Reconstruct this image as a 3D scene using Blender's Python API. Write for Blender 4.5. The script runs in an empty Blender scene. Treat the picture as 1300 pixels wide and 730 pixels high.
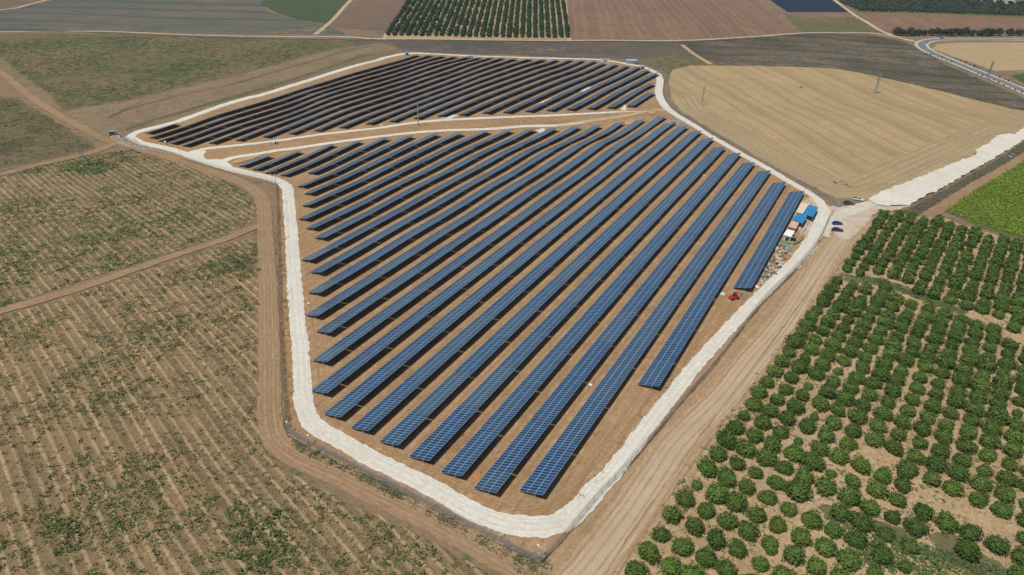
import bpy, math, random
import numpy as np
from mathutils import Vector, Matrix, noise as mnoise
from mathutils.geometry import delaunay_2d_cdt
R = math.radians
rnd = random.Random(7)
sc = bpy.context.scene
col = sc.collection

# ------------------------------------------------------------------ camera, sky, sun, exposure
FPX, PITCH, ROLL, CAMH = 900.0, 0.527684848, 0.035039431, 126.771542
W0, H0 = 1300.0, 730.0
cam = bpy.data.cameras.new('camera'); cam.sensor_width = 36; cam.lens = FPX/W0*36
cam.clip_start = 1; cam.clip_end = 20000
camo = bpy.data.objects.new('camera', cam); col.objects.link(camo)
camo.matrix_world = Matrix.Translation((0, 0, CAMH)) @ Matrix.Rotation(math.pi/2-PITCH, 4, 'X') @ Matrix.Rotation(ROLL, 4, 'Z')
sc.camera = camo
SUN_AZ, SUN_EL = R(228), R(62)
w = bpy.data.worlds.new('World'); sc.world = w; w.use_nodes = True
nt = w.node_tree
sky = nt.nodes.new('ShaderNodeTexSky'); sky.sky_type = 'NISHITA'; sky.sun_disc = False
sky.sun_elevation = SUN_EL; sky.sun_rotation = SUN_AZ; sky.altitude = 100; sky.air_density = 1.0; sky.dust_density = 1.5
bg = nt.nodes['Background']; bg.inputs[1].default_value = 0.056
nt.links.new(sky.outputs[0], bg.inputs[0])
sl = bpy.data.lights.new('sun', 'SUN'); sl.energy = 3.95; sl.angle = R(0.5); sl.color = (1, .965, .895)
so = bpy.data.objects.new('sun', sl); col.objects.link(so)
sdir = Vector((math.sin(SUN_AZ)*math.cos(SUN_EL), math.cos(SUN_AZ)*math.cos(SUN_EL), math.sin(SUN_EL)))
so.rotation_euler = sdir.to_track_quat('Z', 'Y').to_euler(); so.location = sdir*500
sc.view_settings.view_transform = 'Standard'; sc.view_settings.look = 'None'
sc.view_settings.exposure = 0.0; sc.view_settings.gamma = 1; sc.view_settings.use_curve_mapping = False

# ------------------------------------------------------------------ terrain height and pixel -> ground
TP = np.array([float(v) for v in '''
79 220 .3 37 163 0 3 121 0 -16 126 0 -32 136 0 -49 145 0 -55 155 .1 -61 184 .1 -67 194 .1 -70 209 -.3 -73 223 -.3 -79 232 -.6
-80 252 -1 -85 261 -1.7 -91 271 -2.3 -94 286 -2.7 -97 301 -3.2 -103 310 -3.8 -103 330 -4.8 -125 330 -5.3 -133 336 -6.2 -141 341 -6.9
130 316 0 125 327 -.2 124 345 -.4 117 352 -.1 114 368 -.1 108 376 0 105 391 0 100 402 .1 93 410 -.2 90 424 -1.6 86 437 -2.4 74 435 -4.1
61 432 -5.1 46 425 -5.1 33 421 -5.1 20 416 -4.9 6 410 -4.4 -8 406 -4.2 -21 402 -3.8 -36 395 -3 -49 389 -2.5 -63 385 -2.6 -76 381 -2.8
-89 376 -3.5 -104 370 -4 -119 363 -5.6 -132 358 -6.8 73 474 -6.2 59 469 -6.2 45 463 -5.7 31 458 -5.2 18 453 -4.9 4 448 -4.5 -9 443 -4.1
-23 438 -3.6 -37 433 -3.5 -51 428 -3.5 -64 423 -3.9 -78 418 -4.7 -91 413 -5.5 -105 408 -6.3 -119 402 -7 -133 398 -7.7 -146 393 -8.6
-160 387 -9.2 -174 383 -9.7 -187 378 -10.1 -196 382 -10.7 -204 387 -11.1 -212 393 -11.5 -218 402 -11.8 91 508 -5.8 97 539 -7 106 576 -7.7
101 587 -7.8 94 596 -7.7 76 602 -7.7 59 611 -7.8 40 616 -8.3 29 617 -8.6 -50 620 -9.5 -120 600 -10.5
0 80 0 60 100 0 110 110 0 60 150 0 110 170 0 120 230 0 160 220 0 200 300 0 170 350 -.5 -60 90 0 -100 110 0 -100 150 -.2 -115 200 -.5
-170 200 -2 -130 270 -3 -180 280 -5 -200 340 -8 -260 300 -8 -300 420 -12 -250 500 -12 200 420 -1.5 150 400 -.6 300 400 -2
180 520 -5 300 550 -6 130 470 -3.5 0 700 -9.5 300 800 -9 -300 800 -12 600 1000 -9 -600 900 -12 0 1100 -9 30 250 0 60 300 0 0 200 0 50 370 -.6 70 340 0
0 300 -.8 -40 250 -.5 -40 300 -1.6 20 350 -1.6 -20 350 -2.4 -60 340 -3 -20 170 0 -121 583 -9.2 -118 568 -9.4 -115 553 -9.2 -112 538 -8.7 -109 523 -8.2 -106 508 -7.8 -103 493 -7.1 -100 478 -6.7 -98 463 -6.4 -95 448 -5.9 -92 433 -5.5 -14 455 -3.4 -15 474 -3.7 -16 493 -4.2 -16 512 -4.9 -17 531 -5.5 -18 550 -6.2 -18 569 -6.7 -19 588 -7.3 -180 474 -10 -175 461 -10.1 -171 449 -9.9 -167 436 -9.6 -60 520 -7 -60 560 -7.8 -140 520 -9.5
'''.split()]).reshape(-1, 3)
def TZ(x, y):
    x = np.atleast_1d(np.asarray(x, float)); y = np.atleast_1d(np.asarray(y, float))
    out = np.empty(len(x))
    for s in range(0, len(x), 20000):
        d2 = (x[s:s+20000, None]-TP[:, 0])**2 + (y[s:s+20000, None]-TP[:, 1])**2
        wt = 1/(d2+22**2)**2.5
        out[s:s+20000] = (wt*TP[:, 2]).sum(1)/wt.sum(1)
    return out
def tz(x, y): return float(TZ(x, y)[0])
CT, ST, CR, SR = math.cos(PITCH), math.sin(PITCH), math.cos(ROLL), math.sin(ROLL)
def ray(px, py):
    u, v = px-W0/2, py-H0/2
    u, v = CR*u+SR*v, -SR*u+CR*v
    return u, CT*FPX-ST*v, -ST*FPX-CT*v
def at(px, py, h=0.0):
    dx, dy, dz = ray(px, py); z = 0.0
    for _ in range(14):
        k = (CAMH-h-z)/-dz; z = tz(dx*k, dy*k)
    return Vector((dx*k, dy*k, z+h))
def pix(p):
    x, y, z = p[0], p[1], p[2]-CAMH
    Z = y*CT-z*ST; yd = -(y*ST+z*CT)
    u, v = FPX*x/Z, FPX*yd/Z
    return W0/2+CR*u-SR*v, H0/2+SR*u+CR*v, Z
PSI = 0.493777088
D = Vector((math.sin(PSI), math.cos(PSI), 0)); NR = Vector((math.cos(PSI), -math.sin(PSI), 0))
X0 = Vector((2.51985989, 119.0848, 0)); RP = 9.65695

# ------------------------------------------------------------------ node helpers and materials
class NB:
    def __init__(s, name):
        s.m = bpy.data.materials.new(name); s.m.use_nodes = True; s.t = s.m.node_tree
        s.t.nodes.clear(); s.out = s.t.nodes.new('ShaderNodeOutputMaterial')
    def n(s, typ, props=None, **ins):
        nd = s.t.nodes.new('ShaderNode'+typ)
        for k, v in (props or {}).items(): setattr(nd, k, v)
        for k, v in ins.items():
            key = int(k[1:]) if k[0] == 'i' and k[1:].isdigit() else k.replace('_', ' ')
            s.set(nd.inputs[key], v)
        return nd
    def set(s, inp, v):
        if isinstance(v, bpy.types.NodeSocket): s.t.links.new(v, inp)
        elif isinstance(v, (tuple, list)) and len(v) == 3 and inp.type == 'RGBA': inp.default_value = (*v, 1)
        else: inp.default_value = v
    def math(s, op, a, b=0.0, c=0.0, clamp=False):
        nd = s.n('Math', {'operation': op, 'use_clamp': clamp}, i0=a, i1=b, i2=c); return nd.outputs[0]
    def mix(s, f, a, b, mode='MIX'):
        nd = s.t.nodes.new('ShaderNodeMix'); nd.data_type = 'RGBA'; nd.blend_type = mode
        s.set(nd.inputs[0], f); s.set(nd.inputs[6], a); s.set(nd.inputs[7], b); return nd.outputs[2]
    def noise(s, vec, scale, detail=3, rough=.55):
        return s.n('TexNoise', None, Vector=vec, Scale=scale, Detail=detail, Roughness=rough).outputs[0]
    def ramp(s, v, lo, hi, a=0.0, b=1.0):
        nd = s.n('MapRange', {'clamp': True}, i0=v, i1=lo, i2=hi, i3=a, i4=b); return nd.outputs[0]
    def bsdf(s, colr, rough=.9, bump=None, bstr=.4, bdist=.2, **kw):
        b = s.n('BsdfPrincipled', None, Base_Color=colr, Roughness=rough)
        for k, v in kw.items(): s.set(b.inputs[k.replace('_', ' ')], v)
        if bump is not None:
            bn = s.n('Bump', None, Strength=bstr, Distance=bdist, Height=bump); s.t.links.new(bn.outputs[0], b.inputs['Normal'])
        s.t.links.new(b.outputs[0], s.out.inputs[0]); return s.m
def sc3(c, k): return tuple(min(1, x*k) for x in c)
def ground_mat(name, c1, c2, c3, big=.02, mid=.15, grain=1.2, gstr=.5, stripes=(), weeds=None, bump=.3, tracks=None):
    """c1/c2 broad patches, c3 medium blotches; stripes=[(angle from +Y, spacing, colour, amount, wobble)]; weeds=(colour, cover lo, cover hi, scale, colour2)"""
    b = NB(name); pos = b.n('NewGeometry').outputs[0]
    base = b.mix(b.ramp(b.noise(pos, big, 3), .35, .65), c1, c2)
    base = b.mix(b.ramp(b.noise(pos, mid, 5, .65), .45, .72, 0, .8), base, c3)
    hgt = b.noise(pos, grain, 6, .7)
    for ang, sp, colr, amt, wob in stripes:
        rot = b.n('VectorRotate', {'rotation_type': 'Z_AXIS'}, Vector=pos, Angle=R(ang)).outputs[0]
        sx = b.n('SeparateXYZ', None, i0=rot)
        wv = b.noise(pos, .009, 1); wv = b.math('MULTIPLY', wv, wob*2.2)
        u = b.math('ADD', sx.outputs[0], wv)
        sn = b.math('SINE', b.math('MULTIPLY', u, 2*math.pi/sp))
        # broken up along the furrow and from one furrow to the next
        st = b.n('CombineXYZ', None, i0=b.math('MULTIPLY', u, 1.0/sp), i1=b.math('MULTIPLY', sx.outputs[1], .05/sp*2), i2=0.0).outputs[0]
        brk = b.noise(st, 1.0, 4, .6)
        f = b.math('MULTIPLY', b.ramp(sn, .25, .95), b.ramp(brk, .33, .6, .3, 1.15), clamp=True)
        base = b.mix(b.math('MULTIPLY', f, amt), base, colr)
        hgt = b.math('ADD', hgt, b.math('MULTIPLY', sn, .25*amt))
    if weeds:
        wc, lo, hi, ws, wc2 = weeds
        a = b.noise(pos, ws, 6, .72); bb = b.noise(pos, ws*.09, 3, .6)
        f = b.ramp(b.math('ADD', b.math('MULTIPLY', a, .78), b.math('MULTIPLY', bb, .22)), lo, hi)
        wcol = b.mix(b.ramp(b.noise(pos, ws*2.3, 3), .35, .65), wc, wc2)
        base = b.mix(f, base, wcol); hgt = b.math('ADD', hgt, b.math('MULTIPLY', f, .3))
    g = b.ramp(b.noise(pos, grain, 6, .75), .3, .7, 1-gstr*.55, 1+gstr*.45)
    base = b.mix(1.0, base, b.n('CombineXYZ', None, i0=g, i1=g, i2=g).outputs[0], 'MULTIPLY')
    return b.bsdf(base, .95, hgt, min(1, bump*1.5), .4, Specular_IOR_Level=.15)
def flat_mat(name, c, rough=.6, metal=0.0, spec=.5, var=.12, vs=2.0):
    b = NB(name); pos = b.n('TexCoord').outputs['Object']
    g = b.ramp(b.noise(pos, vs, 4, .6), .3, .7, 1-var, 1+var)
    cc = b.mix(1.0, c, b.n('CombineXYZ', None, i0=g, i1=g, i2=g).outputs[0], 'MULTIPLY')
    return b.bsdf(cc, rough, None, Metallic=metal, Specular_IOR_Level=spec)
def leaf_mat(name, c1, c2, c3, trans=.25):
    b = NB(name); pos = b.n('NewGeometry').outputs[0]
    oi = b.n('ObjectInfo').outputs['Random']
    f = b.ramp(b.noise(pos, 1.6, 5, .8), .32, .68)
    cc = b.mix(f, c1, c2); cc = b.mix(b.ramp(b.noise(pos, .05, 2), .4, .62, 0, .8), cc, c3)
    v = b.ramp(oi, 0, 1, .8, 1.22)
    cc = b.mix(1.0, cc, b.n('CombineXYZ', None, i0=v, i1=v, i2=b.math('MULTIPLY', v, .95)).outputs[0], 'MULTIPLY')
    p = b.n('BsdfPrincipled', None, Base_Color=cc, Roughness=.55); b.set(p.inputs['Specular IOR Level'], .3)
    t = b.n('BsdfTranslucent', None, Color=cc)
    mx = b.n('MixShader', None, i0=trans, i1=p.outputs[0], i2=t.outputs[0]); b.t.links.new(mx.outputs[0], b.out.inputs[0])
    return b.m

SOIL = (.30, .185, .105); SOIL2 = (.235, .14, .08); SOIL3 = (.36, .245, .15)
M = {}
M['base'] = ground_mat('bare earth', (.24, .16, .10), (.20, .145, .09), (.27, .19, .12), weeds=((.06, .09, .035), .5, .62, .3, (.1, .1, .05)))
M['site'] = ground_mat('graded site soil', (.36, .225, .118), (.285, .172, .088), (.44, .30, .165), .05, .3, 1.3, .55, stripes=[(28.3, 3.2, (.25, .155, .08), .6, 2)], weeds=((.08, .09, .035), .66, .7, .5, (.12, .11, .05)))
M['verge'] = ground_mat('trampled verge soil', (.36, .24, .135), (.30, .20, .11), (.43, .30, .18), .05, .3, 1.2, .4,
                        stripes=[(37, 2.6, (.2, .125, .075), .35, 5)], weeds=((.07, .08, .035), .62, .68, .5, (.11, .1, .05)))
M['orchard'] = ground_mat('orchard floor soil', (.41, .29, .165), (.34, .235, .13), (.48, .35, .21), .03, .3, 1.2, .55,
                          weeds=((.08, .10, .04), .545, .62, .7, (.17, .15, .08)))
M['lime'] = ground_mat('crushed limestone', (.62, .585, .505), (.56, .52, .44), (.67, .635, .555), .05, .3, 1.2, .28, bump=.15)
M['limetrack'] = ground_mat('packed limestone wheel track', (.55, .52, .455), (.60, .57, .505), (.51, .48, .415), .08, .25, 1.2, .3)
M['apron'] = ground_mat('dusty gravel', (.50, .41, .31), (.42, .33, .24), (.60, .53, .44), .06, .2, 1.2, .3)
M['dirt'] = ground_mat('compacted dirt', (.45, .34, .235), (.41, .30, .20), (.48, .375, .27), .05, .12, 1.2, .16)
M['track'] = ground_mat('dirt track', (.30, .195, .11), (.25, .16, .088), (.36, .245, .15), .05, .2, 1.0, .35)
M['dirt2'] = ground_mat('loosened road edge soil', (.41, .29, .18), (.36, .25, .15), (.46, .34, .225), .05, .3, 1.2, .35)
M['rut2'] = ground_mat('pale wheel rut', (.38, .275, .175), (.34, .24, .145), (.42, .31, .205), .1, .3, 1.0, .3)
M['rut4'] = ground_mat('soft wheel rut', (.33, .22, .13), (.29, .185, .105), (.38, .26, .165), .1, .3, 1.0, .4)
M['rut5'] = ground_mat('faint rut in site soil', (.29, .185, .10), (.33, .215, .12), (.26, .165, .088), .1, .3, 1.0, .4)
M['lime2'] = ground_mat('dusty limestone', (.56, .50, .42), (.50, .43, .34), (.62, .57, .49), .08, .3, 1.2, .3)
M['rut3'] = ground_mat('brown wheel rut', (.315, .21, .12), (.36, .25, .15), (.28, .185, .105), .1, .3, 1.0, .4)
M['ditch'] = ground_mat('dark ditch soil', (.10, .075, .055), (.13, .095, .065), (.07, .07, .045), .1, .3, 1.0, .6)
M['rut'] = ground_mat('wheel rut soil', (.15, .10, .068), (.19, .125, .08), (.12, .085, .06), .1, .3, 1.0, .4)
M['rust'] = ground_mat('red sandy soil', (.42, .19, .075), (.36, .17, .07), (.38, .2, .1), .1, .3, 1.2, .3)
M['sand'] = ground_mat('yellow sandy spoil', (.42, .28, .16), (.36, .24, .13), (.46, .33, .2), .1, .3, 1.2, .3)
FUR = (.47, .35, .215)
GR1, GR2 = (.05, .085, .028), (.09, .105, .04)
M['f_lowleft'] = ground_mat('furrowed weedy field', (.27, .18, .09), (.195, .14, .07), (.32, .22, .12), .025, .35, 1.6, .75,
    stripes=[(-43, 2.6, FUR, .8, 2), (-43, 10.4, (.12, .095, .05), .4, 3)], weeds=(GR1, .555, .61, .8, GR2), bump=.6)
M['f_midleft'] = ground_mat('furrowed weedy field two', (.245, .165, .085), (.175, .13, .065), (.29, .20, .11), .02, .3, 1.4, .7,
    stripes=[(-46, 2.7, FUR, .72, 2), (-46, 10.8, (.14, .11, .06), .35, 8)], weeds=(GR1, .52, .59, .8, GR2), bump=.6)
M['f_left'] = ground_mat('dull weedy field', (.15, .115, .062), (.18, .13, .075), (.12, .11, .052), .02, .12, .8, .6,
    stripes=[(-70, 4, (.19, .14, .09), .35, 6)], weeds=((.05, .075, .03), .51, .60, .3, (.08, .09, .04)))
M['f_upleft'] = ground_mat('green weedy field', (.185, .13, .072), (.13, .11, .055), (.22, .155, .09), .015, .12, .7, .6,
    weeds=((.05, .088, .03), .475, .575, .22, (.085, .11, .042)))
M['f_strip'] = ground_mat('disturbed bare strip', (.24, .17, .10), (.185, .14, .08), (.29, .205, .13), .03, .15, 1.0, .5,
    stripes=[(62, 6, (.19, .125, .08), .4, 10)], weeds=((.1, .105, .045), .54, .62, .4, (.13, .13, .06)))
M['stubble'] = ground_mat('mown wheat stubble', (.39, .28, .14), (.33, .235, .118), (.42, .315, .17), .02, .12, .9, .4,
    stripes=[(-9, 12, (.25, .17, .09), .5, 1.5), (-9, 4.3, (.45, .35, .22), .4, 1.5), (-9, 37, (.26, .19, .11), .45, 1.5)], bump=.2)
M['headland'] = ground_mat('headland stubble', (.37, .28, .155), (.32, .24, .13), (.41, .315, .185), .03, .12, .9, .4)
M['swath'] = ground_mat('darker stubble swath', (.31, .23, .13), (.35, .265, .15), (.28, .205, .115), .04, .1, .9, .4)
M['f_dark'] = ground_mat('dark cut weed field', (.09, .075, .052), (.20, .155, .115), (.075, .078, .045), .011, .05, .3, .9,
    stripes=[(100, 8, (.065, .055, .045), .6, 20), (100, 29, (.05, .045, .035), .6, 25)], weeds=((.05, .075, .033), .54, .62, .12, (.08, .09, .045)), bump=.8)
M['f_dark2'] = ground_mat('dark tilled strip', (.125, .10, .075), (.085, .075, .058), (.17, .13, .095), .01, .05, .35, .8,
    stripes=[(-82, 7, (.085, .078, .068), .4, 12)])
M['plough'] = ground_mat('ploughed brown field', (.20, .118, .075), (.235, .145, .092), (.15, .095, .07), .007, .035, .3, .55,
    stripes=[(3, 9, (.27, .175, .12), .55, 4), (3, 31, (.15, .10, .075), .4, 4)])
M['plough2'] = ground_mat('ploughed brown field two', (.17, .115, .08), (.14, .10, .075), (.20, .135, .095), .008, .05, .4, .3)
M['f_blue'] = ground_mat('grey green cut field', (.085, .105, .09), (.15, .125, .09), (.07, .095, .085), .0045, .03, .25, .6,
    stripes=[(87, 17, (.17, .14, .10), .6, 12), (87, 46, (.06, .08, .07), .6, 12)])
M['f_green'] = ground_mat('green crop field', (.055, .085, .035), (.065, .09, .04), (.085, .10, .05), .01, .08, .5, .3)
M['f_net'] = ground_mat('dark blue netted field', (.014, .026, .05), (.018, .032, .058), (.012, .02, .04), .01, .08, .5, .3, stripes=[(-88, 8, (.035, .05, .075), .5, 4)])
M['wheat'] = ground_mat('pale wheat stubble', (.40, .29, .16), (.37, .265, .15), (.43, .32, .19), .01, .06, .5, .2, stripes=[(-92, 10, (.29, .21, .12), .6, 14)])
M['weedy'] = ground_mat('dense green weeds', (.12, .12, .055), (.18, .15, .08), (.08, .10, .04), .12, .5, 1.5, .6)
M['vineground'] = ground_mat('vineyard floor', (.10, .11, .035), (.12, .12, .04), (.16, .13, .07), .05, .3, 1.0, .4)
M['asphalt'] = ground_mat('grey asphalt', (.16, .165, .17), (.14, .145, .15), (.18, .185, .19), .05, .3, 1.0, .15, bump=.1)
M['shoulder'] = ground_mat('pale road shoulder', (.46, .42, .35), (.40, .36, .29), (.5, .46, .4), .05, .3, 1.0, .3)
M['paint'] = flat_mat('white road paint', (.5, .5, .48), .7)
M['steel'] = flat_mat('galvanised steel', (.42, .44, .46), .45, .6)
M['dsteel'] = flat_mat('weathered grey steel', (.16, .17, .18), .6, .3)
M['bark'] = flat_mat('grey brown bark', (.12, .085, .06), .9)
M['wood'] = flat_mat('weathered pole wood', (.22, .18, .14), .9)
M['ceramic'] = flat_mat('insulator glass', (.25, .32, .33), .3)
M['leaf'] = leaf_mat('citrus leaf', (.052, .105, .020), (.175, .25, .045), (.078, .14, .027))
M['leaf_far'] = leaf_mat('far orchard leaf', (.025, .062, .028), (.045, .088, .036), (.035, .075, .03))
M['leaf_olive'] = leaf_mat('olive leaf', (.055, .09, .058), (.085, .12, .08), (.07, .10, .065))
M['leaf_dark'] = leaf_mat('windbreak leaf', (.022, .042, .028), (.035, .06, .036), (.028, .05, .03))
M['leaf_vine'] = leaf_mat('vine leaf', (.19, .30, .022), (.28, .40, .04), (.22, .34, .025), .4)
M['weed'] = leaf_mat('weed leaf', (.075, .14, .032), (.14, .19, .055), (.11, .14, .06), .35)
M['weed2'] = leaf_mat('dusty weed leaf', (.15, .18, .085), (.21, .22, .11), (.13, .18, .10), .3)
M['glass'] = flat_mat('dark vehicle glass', (.015, .02, .025), .08, 0, .6, 0)
M['rubber'] = flat_mat('black rubber', (.02, .02, .02), .8)
M['tin'] = flat_mat('corrugated pale roof', (.62, .60, .55), .5, .1)
M['blueroof'] = flat_mat('bright blue sheet roof', (.025, .21, .46), .5)
M['darkbox'] = flat_mat('dark site box', (.03, .035, .04), .6)
M['redbrown'] = flat_mat('rusty container side', (.33, .13, .08), .7)
M['pink'] = flat_mat('dusty container roof', (.52, .38, .29), .8)
M['beige'] = flat_mat('beige panel', (.62, .53, .42), .8)
M['greennet'] = flat_mat('green shade netting', (.01, .38, .27), .7)
M['white'] = flat_mat('white plastic', (.75, .76, .77), .5)
M['cyan'] = flat_mat('pale blue cabinet paint', (.42, .60, .66), .5)
M['blueplastic'] = flat_mat('blue plastic', (.02, .16, .42), .5)
M['greyblue'] = flat_mat('grey blue container paint', (.25, .34, .38), .55, .1)
M['timber'] = flat_mat('pale timber', (.60, .47, .28), .8)
M['red'] = flat_mat('red machine paint', (.55, .02, .03), .35)
M['concrete'] = flat_mat('pale concrete', (.45, .43, .39), .9)
_b = NB('mixed scrap'); _w = _b.n('TexWhiteNoise', {'noise_dimensions': '3D'}, Vector=_b.n('VectorMath', {'operation': 'SNAP'}, i0=_b.n('NewGeometry').outputs[0], i1=(1.3, 1.3, 9.0)).outputs[0])
M['scrap'] = _b.bsdf(_b.mix(_b.ramp(_w.outputs[0], .45, .55), (.10, .10, .10), _b.mix(_w.outputs[0], (.20, .26, .28), (.62, .55, .45))), .7)
M['stone'] = flat_mat('rubble stone', (.45, .42, .37), .95)
def panel_mat():
    b = NB('solar module glass'); o = b.n('TexCoord').outputs['Object']; s = b.n('SeparateXYZ', None, i0=o)
    xm = b.math('MULTIPLY', s.outputs[0], 1/1.004); ym = b.math('MULTIPLY', b.math('ADD', s.outputs[1], 3.25), 1/2.1667)
    fx = b.math('FRACT', xm); fy = b.math('FRACT', ym)
    dx = b.math('MULTIPLY', b.math('MINIMUM', fx, b.math('SUBTRACT', 1.0, fx)), 1.015)
    dy = b.math('MULTIPLY', b.math('MINIMUM', fy, b.math('SUBTRACT', 1.0, fy)), 1.987)
    fr = b.math('MAXIMUM', b.math('LESS_THAN', dx, .042), b.math('LESS_THAN', dy, .05))
    cell = b.n('CombineXYZ', None, i0=b.math('FLOOR', xm), i1=b.math('FLOOR', ym), i2=b.math('MULTIPLY', b.n('ObjectInfo').outputs['Random'], 91.0)).outputs[0]
    wn = b.n('TexWhiteNoise', {'noise_dimensions': '3D'}, Vector=cell).outputs[0]
    # thin pale gridlines between the cells of a module
    gx = b.math('FRACT', b.math('MULTIPLY', fx, 6.0)); gy = b.math('FRACT', b.math('MULTIPLY', fy, 12.0))
    grid = b.math('MAXIMUM', b.math('LESS_THAN', gx, .05), b.math('LESS_THAN', gy, .04))
    cc = b.mix(wn, (.003, .030, .085), (.006, .056, .145))
    r2 = b.n('ObjectInfo').outputs['Random']
    cc = b.mix(b.ramp(r2, .3, 1.0, 0, .75), cc, (.03, .068, .105))  # differing sky reflection from table to table, painted as a random grey-blue tint
    cc = b.mix(b.math('MULTIPLY', grid, .35), cc, (.25, .32, .40))
    cc = b.mix(fr, cc, (.36, .47, .58))
    ro = b.math('ADD', b.math('MULTIPLY', fr, .15), b.ramp(r2, 0, 1, .14, .26))
    return b.bsdf(cc, ro, None, IOR=1.6, Specular_IOR_Level=.7, Sheen_Weight=1.0, Sheen_Roughness=.27, Sheen_Tint=(.56, .84, 1, 1))
M['panel'] = panel_mat()
M['backsheet'] = flat_mat('module backsheet', (.30, .32, .34), .7)

# ------------------------------------------------------------------ mesh helpers
class MB:
    def __init__(s): s.v = []; s.f = []
    def add(s, vs, fs):
        o = len(s.v); s.v += [tuple(p) for p in vs]; s.f += [tuple(i+o for i in f) for f in fs]
    def box(s, c, d, mat=None, top=1.0):
        x, y, z = d[0]/2, d[1]/2, d[2]/2
        vs = [Vector((sx*x*(top if sz > 0 else 1), sy*y*(top if sz > 0 else 1), sz*z)) for sz in (-1, 1) for sx, sy in ((-1, -1), (1, -1), (1, 1), (-1, 1))]
        if mat is not None: vs = [mat @ q for q in vs]
        s.add([q+Vector(c) for q in vs], [(3, 2, 1, 0), (4, 5, 6, 7), (0, 1, 5, 4), (1, 2, 6, 5), (2, 3, 7, 6), (3, 0, 4, 7)])
    def bar(s, a, b, r, n=5, r2=None):
        a, b = Vector(a), Vector(b); d = (b-a)
        if d.length < 1e-6: return
        d.normalize(); u = d.orthogonal().normalized(); v = d.cross(u); r2 = r if r2 is None else r2
        vs = [a+(u*math.cos(t)+v*math.sin(t))*r for t in [2*math.pi*i/n for i in range(n)]]
        vs += [b+(u*math.cos(t)+v*math.sin(t))*r2 for t in [2*math.pi*i/n for i in range(n)]]
        s.add(vs, [(i, (i+1) % n, n+(i+1) % n, n+i) for i in range(n)]+[tuple(range(n-1, -1, -1)), tuple(range(n, 2*n))])
    def quad(s, a, b, c, d): s.add([a, b, c, d], [(0, 1, 2, 3)])
    def mesh(s, name, mat, smooth=False):
        me = bpy.data.meshes.new(name); me.from_pydata(s.v, [], s.f)
        if mat is not None: me.materials.append(mat)
        if smooth: me.polygons.foreach_set('use_smooth', [True]*len(me.polygons))
        me.update(); return me
    def build(s, name, mat, parent=None, loc=None, smooth=False):
        return put(name, s.mesh(name, mat, smooth), parent, loc)
def put(name, me, parent=None, loc=None, mw=None):
    o = bpy.data.objects.new(name, me); col.objects.link(o)
    if parent is not None: o.parent = parent
    if loc is not None: o.location = loc
    if mw is not None: o.matrix_local = mw
    return o
def thing(name, label, cat, loc, rz=0.0, group=None):
    o = bpy.data.objects.new(name, None); col.objects.link(o); o.empty_display_size = .5
    o.location = loc; o.rotation_euler = (0, 0, rz); tag(o, label, cat, group); return o
def tag(o, label=None, cat=None, group=None, kind=None):
    if label: o['label'] = label
    if cat: o['category'] = cat
    if group: o['group'] = group
    if kind: o['kind'] = kind
    return o
def ordn(k):
    base = ['first','second','third','fourth','fifth','sixth','seventh','eighth','ninth','tenth','eleventh','twelfth','thirteenth','fourteenth','fifteenth','sixteenth','seventeenth','eighteenth','nineteenth']
    tens = {20:'twentieth',30:'thirtieth',40:'fortieth',50:'fiftieth',60:'sixtieth'}; tw = {2:'twenty',3:'thirty',4:'forty',5:'fifty',6:'sixty'}
    if k <= 19: return base[k-1]
    if k % 10 == 0: return tens[k]
    return tw[k//10]+'-'+base[k % 10-1]
def nz(x, y, s=1.0, seed=0): return mnoise.noise(Vector((x*s, y*s, seed*7.31)))
def catmull(P, step):
    out = []; n = len(P)
    for i in range(n-1):
        p0 = P[max(i-1, 0)]; p1 = P[i]; p2 = P[i+1]; p3 = P[min(i+2, n-1)]
        k = max(1, int((Vector(p2[:2])-Vector(p1[:2])).length/step))
        for j in range(k):
            t = j/k
            out.append(tuple(.5*((2*b)+(-a+c)*t+(2*a-5*b+4*c-e)*t*t+(-a+3*b-3*c+e)*t**3) for a, b, c, e in zip(p0, p1, p2, p3)))
    out.append(tuple(P[-1])); return out
LAYER = .03
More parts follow.
